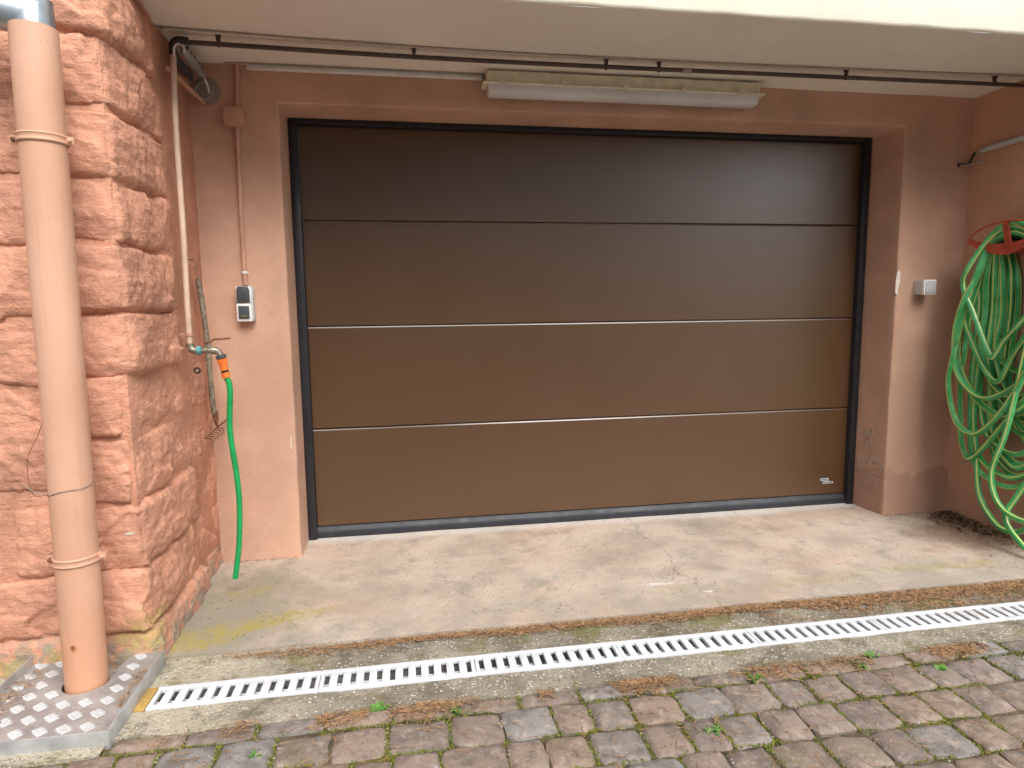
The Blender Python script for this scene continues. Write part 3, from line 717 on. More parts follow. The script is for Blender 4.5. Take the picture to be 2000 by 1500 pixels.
# folded edges
MB().box((PX0, PYF-0.004, ZG-0.03), (PX1+0.0035, PYF-0.0003, PZT+0.0022)).build('folded_edge', M_galv, tp, bevel=0.0015, smooth='auto')
MB().box((PX1+0.0003, PYF-0.0002, ZG-0.03), (PX1+0.0042, PYB, PZT+0.006)).build('folded_edge', M_galv, tp, bevel=0.0012, smooth='auto')
MB().box((PX0-0.0042, PYF, ZG-0.03), (PX0-0.0003, PYB, PZT+0.030)).build('folded_edge', M_galv, tp, bevel=0.0012, smooth='auto')
tm = MB()
for k in range(-2, 3):
    o_ = Vector((-k*0.0092*0.707, k*0.0092*0.707, 0)); d_ = Vector((0.707, 0.707, 0)); L_ = 0.0185-0.0012*abs(k)
    w_ = Vector((-0.707, 0.707, 0))*0.0013
    a, b = o_-d_*L_, o_+d_*L_
    tm.add([a, a+d_*0.006-w_, b-d_*0.006-w_, b, b-d_*0.006+w_, a+d_*0.006+w_, a+d_*0.007+Vector((0, 0, .0019)), b-d_*0.007+Vector((0, 0, .0019))],
           [(0, 1, 6), (1, 2, 7, 6), (2, 3, 7), (3, 4, 7), (4, 5, 6, 7), (5, 0, 6)])
tme = tm.mesh('tread_pattern', M_alu_b, fixn=False)
for i in range(7):
    for j in range(7):
        x, y = PX0+0.034+i*0.0625-0.002, PYF+0.030+j*0.0635
        if x > PX1-0.018 or y > PYB-0.02 or x < PX0+0.018: continue
        if (x-cx)**2+(y-cy)**2 < 0.088**2 or (abs(x-(-0.52)) < 0.10 and y > cy): continue
        o = place('tread_pattern', tme, tp); o.location = Vector((x, y, PZT+0.0002))-Vector(tp.location)

# ------------------------------------------------------------------ drain grate segments
GP = 0.0433; SEG = 12*GP; gx0 = -0.2895
GN = ['white slotted drain grate piece next to the tread plate', 'second white drain grate piece from the tread plate', 'third white drain grate piece from the tread plate',
      'fourth white drain grate piece from the tread plate', 'fifth white drain grate piece from the tread plate', 'sixth white drain grate piece from the tread plate', 'white drain grate piece last in the row, by the side wall']
gz0, gz1 = ZG-0.016, ZG-0.002; gy0, gy1 = -1.412, -1.290
mr = MB(); mr.box((0, gy0, gz0), (SEG-0.0007, gy0+0.021, gz1)); rail_f = mr.mesh('rail', M_grate, bevel=0.0018, smooth='auto')
mr = MB(); mr.box((0, gy1-0.021, gz0), (SEG-0.0007, gy1, gz1)); rail_b = mr.mesh('rail', M_grate, bevel=0.0018, smooth='auto')
bw = GP-0.0180
mr = MB(); mr.box((-bw/2, gy0+0.0212, gz0+0.001), (bw/2, gy1-0.0212, gz1-0.0008)); bar_m = mr.mesh('bar', M_grate, bevel=0.0015, smooth='auto')
mr = MB(); mr.box((0.008, -1.3565, gz0-0.014), (5*GP, -1.3505, gz0-0.004)); mr.box((6*GP, -1.3565, gz0-0.014), (11*GP, -1.3505, gz0-0.004)); web_m = mr.mesh('web', M_grate, bevel=0.001)
for s_ in range(7):
    x0 = gx0+s_*SEG; g = thing('drain_grate', GN[s_], 'drain grate', (x0, 0, 0.0006*((s_*7) % 3-1)), 'white drain grate pieces laid end to end')
    for me_, nm in ((rail_f, 'rail'), (rail_b, 'rail')):
        o = place(nm, me_, g); o.location = (0, 0, 0)
    o = place('web', web_m, g); o.location = (0, 0, 0)
    for k in range(13):
        if k == 12:
            continue
        if k == 0 and True:
            pass
        xb = k*GP
        if k == 0: xb = bw/2*0.5+0.0005
        o = place('bar', bar_m, g); o.location = (xb, 0, 0)
        if k == 0: o.scale.x = 0.5
    o = place('bar', bar_m, g); o.location = (SEG-0.002-bw*0.25, 0, 0); o.scale.x = 0.5
o = box('drain_end_block', (-0.326, -1.412, -0.09), (-0.2935, -1.290, ZG-0.004), M_ochre, bevel=0.002)
setp(o, 'small ochre end piece closing the drain beside the tread plate', 'end piece')

# ------------------------------------------------------------------ ceiling pipe, drop and tap
cp = thing('ceiling_pipe', 'dark brown pipe clipped along the cream soffit', 'pipe', (1.6, -0.52, ZC-0.03))
zc = ZC-0.034
run = [(-0.325, -0.545, zc), (0.6, -0.512, zc-0.001), (1.5, -0.50, zc+0.002), (2.6, -0.522, zc), (3.66, -0.545, zc-0.003)]
tube('pipe_run', spline(run, 8), 0.0098, M_cond, cp, 14)
for x, y in ((-0.165, -0.538), (0.618, -0.512), (1.477, -0.50), (1.727, -0.503), (2.66, -0.523), (3.46, -0.541)):
    m = MB(); m.tube([(x-0.005, y, zc), (x+0.005, y, zc)], 0.0120, 16); m.box((x-0.008, y-0.005, zc+0.013), (x+0.008, y+0.005, ZC+0.002)); m.box((x-0.010, y-0.008, ZC-0.005), (x+0.010, y+0.008, ZC+0.003))
    m.build('pipe_clip', M_cond, cp, smooth='auto')
for x, y in ((1.86, -0.505),):
    tube('pipe_coupling', [(x-0.02, y, zc), (x+0.02, y, zc)], 0.0128, M_cable, cp, 14)
o = tube('soffit_cable', spline([(-0.355, -0.62, ZC-0.03), (-0.345, -0.605, ZC-0.010), (-0.30, -0.598, ZC-0.006), (0.6, -0.548, ZC-0.006), (1.6, -0.535, ZC-0.006), (2.7, -0.555, ZC-0.006), (3.66, -0.585, ZC-0.006)], 6), 0.0038, M_cable, seg=8)
setp(o, 'thin beige cable running along the soffit beside the dark pipe', 'cable')
SXP = -0.333
wp = thing('water_pipe', 'pale painted pipe running down the stone side to the tap', 'pipe', (SXP, -0.61, 1.03))
el = arc((SXP+0.028, -0.56, zc-0.028), 0.028, 90, 180, 8)
tube('pipe_elbow', [(SXP+0.06, -0.5545, zc)] + el + [(SXP, -0.562, zc-0.06)], 0.0145, M_black, wp, 16)
tube('upright', spline([(SXP, -0.562, zc-0.055), (SXP+0.003, -0.60, 1.95), (SXP+0.006, -0.615, 1.5), (SXP+0.004, -0.622, 1.25), (SXP+0.004, -0.625, 1.05)], 6), 0.0118, M_cream_pipe, wp, 16)
m = MB(); m.tube([(SXP+0.004, -0.625, 1.105), (SXP+0.004, -0.625, 1.118)], 0.0155, 16); m.box((SXP-0.05, -0.631, 1.106), (SXP-0.008, -0.619, 1.117)); m.build('pipe_clip', M_painted, wp, smooth='auto')

tap = thing('garden_tap', 'old grey garden tap with rusty lever on the stone side', 'tap', (-0.28, -0.62, 1.04))
ty = -0.622; tz = 1.043
tube('elbow_fitting', [(SXP+0.004, ty, 1.075)] + [Vector(v) for v in arc((SXP+0.026, ty, 1.065), 0.022, 180, 270, 6)] + [(SXP+0.032, ty, tz)], 0.0155, M_brass, tap, 16)
tube('blue_collar', [(SXP+0.028, ty, tz), (SXP+0.031, ty, tz), (SXP+0.044, ty, tz), (SXP+0.047, ty, tz)], [0.015, 0.0195, 0.0195, 0.015], M_teal, tap, 18)
tube('tap_body', [(SXP+0.045, ty, tz), (SXP+0.058, ty, tz), (SXP+0.060, ty, tz), (SXP+0.070, ty, tz), (SXP+0.072, ty, tz), (SXP+0.082, ty, tz), (SXP+0.084, ty, tz), (SXP+0.102, ty, tz-0.001), (SXP+0.113, ty, tz-0.007), (SXP+0.119, ty, tz-0.02)],
     [0.011, 0.011, 0.0145, 0.0145, 0.011, 0.011, 0.0155, 0.0155, 0.0135, 0.0125], M_brass, tap, 16)
tube('spindle', [(SXP+0.078, ty, tz+0.010), (SXP+0.078, ty, tz+0.028), (SXP+0.078, ty, tz+0.038)], [0.0075, 0.0075, 0.006], M_brass, tap, 12)
tube('lever', spline([(SXP+0.060, ty-0.004, tz+0.026), (SXP+0.070, ty-0.006, tz+0.033), (SXP+0.085, ty-0.006, tz+0.036), (SXP+0.098, ty, tz+0.045), (SXP+0.125, ty+0.02, tz+0.046), (SXP+0.152, ty+0.04, tz+0.048)], 4), 0.0042, M_rust, tap, 8)

ho = thing('short_hose', 'short plain green hose with orange connector hanging from the tap', 'hose', (-0.21, ty, 0.02))
c0 = Vector((SXP+0.119, ty, tz-0.018)); dd = Vector((0.19, 0, -0.98)).normalized()
def along(*ts): return [c0+dd*t for t in ts]
tube('tap_adapter', along(0, 0.003, 0.016, 0.018), [0.013, 0.021, 0.021, 0.014], M_slate, ho, 20)
cn = tube('orange_connector', along(0.018, 0.020, 0.036, 0.040, 0.066, 0.068, 0.076, 0.078, 0.098, 0.100), [0.013, 0.0185, 0.0185, 0.0165, 0.0160, 0.0125, 0.0125, 0.0165, 0.0170, 0.013], M_orange, ho, 20)
tube('black_ring', along(0.067, 0.068, 0.076, 0.077), [0.012, 0.0145, 0.0145, 0.012], M_black, cn, 20)
for k in range(14):
    a = 2*math.pi*k/14; pv = dd.orthogonal().normalized(); pw = dd.cross(pv); q = (pv*math.cos(a)+pw*math.sin(a))*0.0185
    tube('grip_ridge', [c0+dd*0.021+q, c0+dd*0.035+q], 0.0016, M_orange, cn, 5)
hs_ = spline([c0+dd*0.095, c0+dd*0.15, (-0.196, ty, 0.70), (-0.180, ty, 0.50), (-0.178, ty, 0.36), (-0.190, ty, 0.20), (-0.214, ty, 0.055)], 10)
tube('hose_tube', hs_, 0.0118, M_hosecol, ho, 18)

ws = thing('rubber_washer', 'small dark rubber ring hanging on a thread below the tap', 'washer', (-0.305, ty, 0.96))
rg = [Vector(p) for p in arc((-0.306, ty-0.008, 0.962), 0.0105, 0, 345, 23)]; rg.append(rg[0]); tube('ring', rg, 0.0042, M_black, ws, 10)
tube('thread', spline([(-0.308, ty-0.012, 1.042), (-0.309, ty-0.018, 1.02), (-0.306, ty-0.012, 0.974)], 4), 0.0011, M_rust, ws, 5)

# hand rake hung from a nail
hk = thing('hand_rake', 'old grey handled garden hand rake hanging by wire in the corner', 'rake', (-0.335, -0.36, 0.66))
ha, hb = Vector((-0.345, -0.405, 1.345)), Vector((-0.332, -0.335, 0.735))
hp = [ha.lerp(hb, t)+Vector((0.004*math.sin(t*5), 0.005*math.sin(t*4), 0)) for t in [i/14 for i in range(15)]]
tube('handle', hp, [0.0105]+[0.0118+0.0012*math.sin(i*1.3) for i in range(13)]+[0.011], M_oldwood, hk, 12)
tube('ferrule', [hb+Vector((0, 0, .012)), hb, hb-Vector((-.002, 0, .03)), hb-Vector((-.004, 0, .052)), hb-Vector((-.006, 0, .066))], [0.0128, 0.0135, 0.011, 0.006, 0.0045], M_rust, hk, 12)
hc = hb-Vector((-.006, 0, .064)); da = Vector((0.02, 0.085, 0.020)); db = Vector((-0.02, -0.12, -0.028))
tube('rake_bar', [hc+da, hc, hc+db], 0.0042, M_rust, hk, 8)
for k in range(6):
    p = hc.lerp(hc+db, 0.08+k*0.18); tube('tine', [p, p+Vector((0.026, 0.0, -0.004)), p+Vector((0.034, -0.012, -0.014)), p+Vector((0.036, -0.02, -0.024))], [0.0032, 0.003, 0.0026, 0.0012], M_rust, hk, 6)
nl = Vector((-0.345, -0.50, 1.42))
tube('hanging_wire', spline([nl, nl+Vector((0.012, 0.03, -0.02)), ha+Vector((0.004, -0.03, 0.035)), ha+Vector((0.003, 0, -0.008)), ha+Vector((0.012, 0.004, 0.01))], 5), 0.0019, M_steel, hk, 6)
tube('nail', [nl+Vector((-0.04, 0, 0)), nl+Vector((0.012, 0, 0.002)), nl+Vector((0.014, 0, 0.002))], [0.0025, 0.0025, 0.005], M_rust, hk, 8)

# ------------------------------------------------------------------ cable joint, inlet and bracket in the upper left corner
cj = thing('cable_joint', 'grey cable joint with white lead hung under the soffit corner', 'cable joint', (-0.33, -0.40, 2.23))
a, b = Vector((-0.312, -0.515, 2.262)), Vector((-0.292, -0.33, 2.226)); d_ = (b-a)
tube('housing', [a, a+d_*0.06, a+d_*0.10, a+d_*0.42, a+d_*0.44, a+d_*0.5, a+d_*0.52, a+d_*0.86, a+d_*0.9, a+d_*1.0, a+d_*1.12], [0.008, 0.014, 0.0185, 0.0185, 0.021, 0.021, 0.0185, 0.0175, 0.014, 0.012, 0.007], M_greyp, cj, 14)
for t in (0.12, 0.30, 0.48, 0.66, 0.84):
    p = a+d_*t+Vector((0.012, -0.004, 0.012)); box('latch', p-Vector((0.005, 0.008, 0.006)), p+Vector((0.005, 0.008, 0.006)), M_slate, cj, 0.0015)
box('mounting_strip', (-0.352, -0.52, 2.205), (-0.335, -0.30, 2.245), M_slate, cj, 0.003)
tube('white_lead', spline([(-0.322, -0.588, 2.205), (-0.320, -0.584, 2.240), (-0.310, -0.565, 2.262), (-0.300, -0.535, 2.266), (-0.306, -0.513, 2.250), a+d_*0.05], 6), 0.0042, M_white, cj, 8)
tube('white_lead', spline([a+d_*1.1, a+d_*1.2+Vector((0, 0, -.01)), (-0.287, -0.27, 2.192), (-0.290, -0.245, 2.176)], 6), 0.0042, M_white, cj, 8)
ri = thing('round_wall_inlet', 'grey round cable inlet on the salmon wall under the soffit corner', 'cable inlet', (-0.305, YW, 2.185))
cx_, cz_ = -0.305, 2.185
MB().tube([(cx_, YW+0.002, cz_), (cx_, YW-0.006, cz_), (cx_, YW-0.0075, cz_)], [0.060, 0.060, 0.055], 36).build('mortar_ring', simple('mortar_grey', (0.30, 0.24, 0.19), 0.9), ri, smooth='auto')
tg = [Vector(p) for p in arc((cx_-0.008, YW-0.012, cz_), 0.036, 0, 345, 23)]; tg.append(tg[0]); tube('collar', tg, 0.0075, M_greyp, ri, 10)
MB().tube([(cx_-0.008, YW-0.006, cz_), (cx_-0.008, YW-0.013, cz_)], [0.033, 0.032], 30).build('insert', M_cable, ri, smooth='auto')
br = MB(); p0, p1 = Vector((-0.345, -0.60, 2.155)), Vector((-0.318, YW-0.002, 2.135)); 
o = tube('bracket_arm', [p0, p0.lerp(p1, .5), p1], 0.0105, M_painted, None, 12); setp(o, 'short salmon painted rod bracing from the pale pipe to the wall', 'bracket')

# ------------------------------------------------------------------ electrical run left of the door
wc = thing('wall_conduit', 'salmon painted cable conduit rising beside the door to the soffit', 'conduit', (-0.18, YW, 1.32))
yc = YW-0.0125
tube('conduit_pipe', [(-0.166, yc, 2.30), (-0.170, yc, 2.20), (-0.176, yc, 2.116)], 0.0105, M_painted, wc, 14)
tube('conduit_pipe', spline([(-0.182, yc, 2.030), (-0.184, yc, 1.8), (-0.187, yc, 1.55), (-0.186, yc, 1.322)], 4), 0.0105, M_painted, wc, 14)
m = MB(); m.tube([(-0.187, yc, 1.375), (-0.187, yc, 1.386)], 0.013, 16); m.box((-0.20, YW-0.006, 1.375), (-0.172, YW+0.001, 1.386)); m.build('white_clip', M_white, wc, smooth='auto')
jb = thing('junction_box', 'square salmon painted junction box on the conduit', 'junction box', (-0.187, YW, 2.03))
box('housing', (-0.232, YW-0.042, 2.030), (-0.146, YW+0.002, 2.116), M_painted, jb, 0.010)
box('lid', (-0.229, YW-0.047, 2.033), (-0.149, YW-0.0425, 2.113), M_painted, jb, 0.004)
m = MB(); m.tube([(-0.146, YW-0.02, 2.073), (-0.133, YW-0.02, 2.073)], 0.009, 12); m.build('side_gland', M_painted, jb, smooth='auto')
sk = thing('socket_and_switch', 'grey flap socket above a white framed light switch beside the door', 'socket switch', (-0.19, YW, 1.15))
box('backing', (-0.222, YW-0.040, 1.155), (-0.150, YW+0.002, 1.316), M_ltgrey, sk, 0.005)
box('socket_rim', (-0.223, YW-0.046, 1.240), (-0.157, YW-0.0402, 1.316), M_white, sk, 0.004)
fl = MB(); fl.prism([(-0.030, -0.036), (0.026, -0.036), (0.026, 0.022), (0.020, 0.036), (-0.024, 0.036), (-0.030, 0.022)], (1, 0, 0), (0, 0, 1), (0, 1, 0), (-0.188, YW-0.058, 1.279), 0.0115)
fl.build('socket_flap', M_slate, sk, bevel=0.003, smooth='auto')
m = MB(); m.box((-0.223, YW-0.052, 1.154), (-0.157, YW-0.0402, 1.237)); fm = m.build('switch_frame', M_white, sk, bevel=0.003, smooth='auto')
box('rocker', (-0.214, YW-0.057, 1.166), (-0.166, YW-0.0523, 1.226), M_slate, sk, 0.003)
box('indicator', (-0.203, YW-0.0586, 1.176), (-0.179, YW-0.0573, 1.184), simple('indicator_yellow', (0.16, 0.15, 0.06), 0.4), sk, 0.0005)
tr = thing('cable_trunking', 'white cable trunking strip along the top of the wall to the lamp', 'trunking', (0.4, YW, 2.29))
box('channel', (-0.124, YW-0.018, ZC-0.026), (0.945, YW+0.001, ZC-0.006), M_white, tr, 0.002)
tube('thin_cable', spline([(-0.22, YW-0.016, ZC-0.004), (-0.10, YW-0.03, ZC-0.006), (0.4, YW-0.028, ZC-0.005), (0.95, YW-0.03, ZC-0.006)], 6), 0.0035, M_cable, tr, 8)

# ------------------------------------------------------------------ tube lamp
lp = thing('tube_lamp', 'long yellowed fluorescent tube lamp above the garage door', 'lamp', (1.63, -0.29, 2.2))
LX0, LX1 = 0.935, 2.348; LYc = -0.295
m = MB()
pr = [(-0.046, 2.248), (-0.040, 2.296), (-0.032, 2.304), (0.032, 2.304), (0.040, 2.296), (0.046, 2.248)]
n_ = len(pr); xs = [LX0+0.022, LX0+0.03] + [LX0+0.03+(LX1-LX0-0.06)*k/16 for k in range(1, 16)] + [LX1-0.03, LX1-0.022]
for i, x in enumerate(xs):
    s_ = 0.93 if i in (0, len(xs)-1) else 1
    for y, z in pr: m.v.append((x, LYc+y*s_, 2.27+(z-2.27)*s_))
for i in range(len(xs)-1):
    for j in range(n_-1): m.f.append((i*n_+j, i*n_+j+1, (i+1)*n_+j+1, (i+1)*n_+j))
m.f.append(tuple(range(n_))); m.f.append(tuple(reversed(range((len(xs)-1)*n_, len(xs)*n_))))
m.build('lamp_body', M_lampb, lp, smooth='auto')
box('lamp_rim', (LX0, LYc-0.058, 2.238), (LX1, LYc+0.052, 2.2478), M_lampb, lp, 0.004)
m = MB(); dpf = [(-0.046, 2.2375), (-0.045, 2.216), (-0.036, 2.199), (-0.018, 2.193), (0.018, 2.193), (0.036, 2.199), (0.045, 2.216), (0.046, 2.2375)]
n_ = len(dpf); xs = [LX0+0.026, LX0+0.030, LX0+0.040, LX1-0.040, LX1-0.030, LX1-0.026]; ss = [0.7, 0.93, 1, 1, 0.93, 0.7]
for x, s_ in zip(xs, ss):
    for y, z in dpf: m.v.append((x, LYc+y*(0.8+0.2*s_), 2.2375+(z-2.2375)*s_))
for i in range(len(xs)-1):
    for j in range(n_-1): m.f.append((i*n_+j, i*n_+j+1, (i+1)*n_+j+1, (i+1)*n_+j))
m.f.append(tuple(range(n_))); m.f.append(tuple(reversed(range((len(xs)-1)*n_, len(xs)*n_))))
m.build('diffuser', M_diff, lp, smooth='auto')
for x in (1.02, 1.32, 1.62, 1.92, 2.22): box('clip', (x-0.014, LYc-0.0615, 2.233), (x+0.014, LYc-0.0582, 2.262), M_lampb, lp, 0.001)
tube('tube_bulb', [(LX0+0.05, LYc, 2.224), (LX1-0.05, LYc, 2.224)], 0.010, M_white, lp, 12)
box('mounting_block', (1.05, LYc-0.02, 2.3045), (1.16, LYc+0.02, ZC+0.003), M_lampb, lp, 0.001); box('mounting_block', (2.10, LYc-0.02, 2.3045), (2.21, LYc+0.02, ZC+0.003), M_lampb, lp, 0.001)

# ------------------------------------------------------------------ right-hand wall fittings
kb = thing('push_button_box', 'small light grey push button box on the wall right of the door', 'switch box', (3.385, YW, 1.24))
box('housing', (3.352, YW-0.060, 1.248), (3.424, YW+0.002, 1.326), M_ltgrey, kb, 0.004)
box('cover', (3.350, YW-0.076, 1.246), (3.426, YW-0.0605, 1.328), M_white, kb, 0.003)
box('button_plate', (3.357, YW-0.080, 1.253), (3.419, YW-0.0763, 1.321), M_ltgrey, kb, 0.002)
gp = thing('grey_conduit', 'grey conduit on the side wall above the hose with a dark cable', 'conduit', (XR, -0.5, 2.0))
tube('conduit_pipe', [(XR-0.016, -1.0, 2.03), (XR-0.016, -0.32, 2.015)], 0.0145, M_ltgrey, gp, 16)
tube('cable_end_sleeve', [(XR-0.016, -0.33, 2.015), (XR-0.016, -0.29, 2.013)], 0.0085, M_cable, gp, 12)
tube('dark_cable', spline([(XR-0.016, -0.292, 2.013), (XR-0.02, -0.272, 2.005), (XR-0.025, -0.26, 1.975), (3.625, -0.25, 1.955), (3.60, -0.244, 1.955), (3.575, YW+0.002, 1.953)], 6), 0.0062, M_black, gp, 10)
tube('hole_grommet', [(3.585, YW-0.003, 1.953), (3.585, YW+0.003, 1.953)], 0.012, M_black, gp, 12)
o = tube('steel_rod', [(3.572, YW-0.018, 1.945), (3.62, -0.285, 1.948), (XR-0.004, -0.325, 1.957)], 0.0035, M_steel, None, 8); setp(o, 'thin pale steel rod in the wall corner below the grey conduit', 'rod')

# hose hanger
FX = 3.520
hg = thing('hose_hanger', 'red plastic hose hanger fixed to the side wall', 'hose hanger', (XR, -0.61, 1.5))
HC = -0.61
def lens(t): return Vector((FX, HC+0.213*math.cos(t), 0))
rim = [Vector((FX, HC+0.213*math.cos(R(a)), 1.512+0.092*math.sin(R(a)))) for a in range(0, 181, 9)]
tube('rim', rim, 0.0048, M_red, hg, 8)
m = MB(); lo = []
for k in range(25):
    t = -1+2*k/24; y = HC+0.213*t
    zb = 1.437+0.075*abs(t)**1.5; zt = zb+0.028+0.030*(1-abs(t))
    lo.append((y, zb, zt))
for (y, zb, zt) in lo: m.v += [(FX-0.003, y, zb), (FX-0.003, y, zt), (FX+0.003, y, zt), (FX+0.003, y, zb)]
for k in range(24):
    for j in range(4): m.f.append((k*4+j, k*4+(j+1) % 4, k*4+4+(j+1) % 4, k*4+4+j))
m.build('front_band', M_red, hg, smooth='auto')
m = MB(); m.prism([(0.018, 1.604), (-0.010, 1.606), (-0.046, 1.475), (-0.010, 1.470)], (0, 1, 0), (0, 0, 1), (1, 0, 0), (FX-0.006, HC, 0), 0.006); m.build('strap', M_red, hg)
m = MB()
for k in range(25):
    t = -1+2*k/24; y = HC+0.20*t; z = 1.455+0.012-0.055*t*t*0.2+0.0
    m.v += [(FX+0.0032, y, 1.448+0.075*abs(t)**1.5), (XR-0.001, y, 1.448+0.075*abs(t)**1.5), (FX+0.0032, y, 1.444+0.075*abs(t)**1.5), (XR-0.001, y, 1.444+0.075*abs(t)**1.5)]
for k in range(24):
    a = k*4
    m.f += [(a, a+1, a+5, a+4), (a+3, a+2, a+6, a+7)]
m.build('saddle', M_red, hg, smooth=True)
m = MB(); m.prism([(0.17, 1.50), (-0.17, 1.50), (-0.12, 1.60), (0.12, 1.60)], (0, 1, 0), (0, 0, 1), (1, 0, 0), (XR-0.008, HC, 0), 0.0072); m.build('back_plate', M_red, hg, bevel=0.002)

# the coiled hose: one long run of loops
HP = []
rh = random.Random(3)
def top(x, z=1.525, yl=-0.49, yr=-0.73):
    return [(x, yr-0.06, z-0.10), (x, yr, z-0.022), (x, HC-0.02, z+0.020), (x, yl-0.035, z-0.006)]
lay = [3.635, 3.615, 3.60, 3.63, 3.595, 3.575, 3.58, 3.56, 3.60, 3.555, 3.61, 3.565, 3.585, 3.545]
lef = [-0.60, -0.57, -0.545, -0.515, -0.53, -0.49, -0.565, -0.475, -0.50, -0.46, -0.585, -0.535, -0.555, -0.51]
bot = [0.50, 0.62, 0.40, 0.55, 0.34, 0.45, 0.70, 0.33, 0.86, 0.28, 0.58, 0.66, 0.38, 0.74]
for x, yl, zb in zip(lay, lef, bot):
    z = 1.495+(3.64-x)*0.35+rh.uniform(-.008, .008)
    HP += [(x, -0.80, z-0.14), (x, -0.73, z-0.03), (x, HC-0.02, z+0.022), (x, -0.53+0.3*(yl+0.53), z-0.025), (x, yl+0.01, z-0.16), (x+rh.uniform(-.008, .008), yl+rh.uniform(-.01, .01), 1.15), (x-0.01, yl+0.005, 0.5*(1.15+zb)+0.06),
           (x-0.015, yl-0.03, zb+0.14), (x-0.02, yl-0.115, zb+0.02), (x-0.02, -0.76, zb), (x-0.02, -0.90+rh.uniform(-.03, .03), zb+0.17), (x-0.01, -0.93+rh.uniform(-.03, .03), 0.5*(1.2+zb)+0.1)]
def fore(x, pts, zt, entry, xt=None):
    xt = xt or x+0.06
    HP.extend([(xt, -0.82, zt-0.13), (xt, -0.73, zt-0.03), (xt, HC-0.02, zt+0.018), (xt-0.005, -0.525, zt-0.030)])
    HP.extend([(x+0.05*(1-i/max(1, len(entry))), y, z) for i, (y, z) in enumerate(entry)])
    HP.extend([(x, y, z) for y, z in pts]); 
    HP.extend([(x+0.02, pts[-1][0]-0.05, pts[-1][1]+0.10), (x+0.04, -0.88, max(1.2, pts[-1][1]+0.2))])
fore(3.50, [(-0.447, 0.93), (-0.432, 0.80), (-0.456, 0.501), (-0.494, 0.392), (-0.53, 0.378), (-0.60, 0.45), (-0.72, 0.62), (-0.85, 0.80)], 1.545, [(-0.47, 1.36), (-0.435, 1.15)], 3.555)
fore(3.49, [(-0.417, 0.909), (-0.516, 0.728), (-0.68, 0.636), (-0.81, 0.702)], 1.555, [(-0.46, 1.36), (-0.415, 1.12)], 3.56)
fore(3.49, [(-0.442, 1.113), (-0.493, 0.997), (-0.585, 0.853), (-0.664, 0.805), (-0.726, 0.932), (-0.781, 1.023)], 1.56, [(-0.47, 1.37), (-0.44, 1.24)], 3.545)
fore(3.46, [(-0.457, 1.218), (-0.415, 1.053), (-0.431, 0.863), (-0.503, 0.763), (-0.613, 0.713), (-0.722, 0.751), (-0.825, 0.834)], 1.565, [(-0.49, 1.36)], 3.55)
fore(3.45, [(-0.423, 0.91), (-0.408, 0.752), (-0.474, 0.567), (-0.587, 0.523), (-0.695, 0.612), (-0.795, 0.766), (-0.833, 0.857)], 1.572, [(-0.48, 1.35), (-0.44, 1.12)], 3.555)
fore(3.475, [(-0.455, 1.385), (-0.430, 1.289), (-0.509, 1.137), (-0.618, 0.935), (-0.66, 0.955), (-0.697, 1.019), (-0.786, 1.119)], 1.578, [], 3.54)
fore(3.53, [(-0.50, 0.62), (-0.535, 0.40), (-0.570, 0.186), (-0.666, 0.071), (-0.755, 0.050), (-0.86, 0.12), (-0.98, 0.40)], 1.55, [(-0.49, 1.3), (-0.49, 0.95)], 3.565)
HP += [(3.50, -0.84, 1.40), (3.47, -0.83, 1.10), (3.45, -0.80, 0.778), (3.45, -0.761, 0.552), (3.45, -0.705, 0.357), (3.45, -0.735, 0.228), (3.45, -0.82, 0.163), (3.45, -0.95, 0.17), (3.46, -1.05, 0.30), (3.50, -1.0, 0.45), (3.52, -0.88, 0.40), (3.50, -0.80, 0.24),
       (3.47, -0.78, 0.14), (3.46, -0.85, 0.06), (3.45, -0.98, 0.0), (3.50, -1.06, -0.004)]
hm = MB(); hm.tube(spline(HP, 9), 0.0142, 10)
o = hm.build('hose_coil', M_hose, smooth='auto', fixn=False)
setp(o, 'long green garden hose with yellow stripes coiled on the red hanger', 'hose')

# ------------------------------------------------------------------ litter, moss, weeds
def strip_needles(name, spots, mat, zf, seed, L=(0.025, 0.055), w=0.0009, lift=0.006):
    rn = random.Random(seed); m = MB()
    for (x, y) in spots:
        a = rn.uniform(0, math.pi*2); l = rn.uniform(*L)/2; z = zf(x, y)+rn.uniform(0.0012, lift)
        d = Vector((math.cos(a), math.sin(a), rn.uniform(-0.12, 0.12))); s_ = Vector((-math.sin(a), math.cos(a), 0))*w*rn.uniform(.8, 1.5)
        c = Vector((x, y, z)); bend = s_*rn.uniform(-4, 4)+Vector((0, 0, rn.uniform(0, .003)))
        p0, p1, p2 = c-d*l, c+bend, c+d*l
        for p in (p0, p2): p.z = max(p.z, zf(x, y)+0.0008)
        b = len(m.v); m.v += [tuple(p0-s_), tuple(p0+s_), tuple(p1+s_), tuple(p1-s_), tuple(p2+s_*.4), tuple(p2-s_*.4), tuple(p1+Vector((0, 0, w*2)))]
        m.f += [(b, b+1, b+6), (b+1, b+2, b+6), (b+3, b, b+6), (b+6, b+2, b+4), (b+6, b+4, b+5), (b+6, b+5, b+3)]
    return m.build(name, mat, fixn=False)
rn = random.Random(21); gz = lambda x, y: ZG-0.008 if -1.29 < y < -1.11 or y < -1.41 else ZG+0.001
pts = []
for _ in range(6200):                       # drift along the slab edge, widening to the right
    x = -0.2+3.85*rn.random()**0.58; wd = 0.010+0.022*max(0, noise.noise((x*2.3, 0, 0))+0.5)+0.030*max(0, (x-1.7)/1.6)**1.3
    y = -1.128-abs(rn.gauss(0, wd))
    if y < -1.285: continue
    pts.append((x, y))
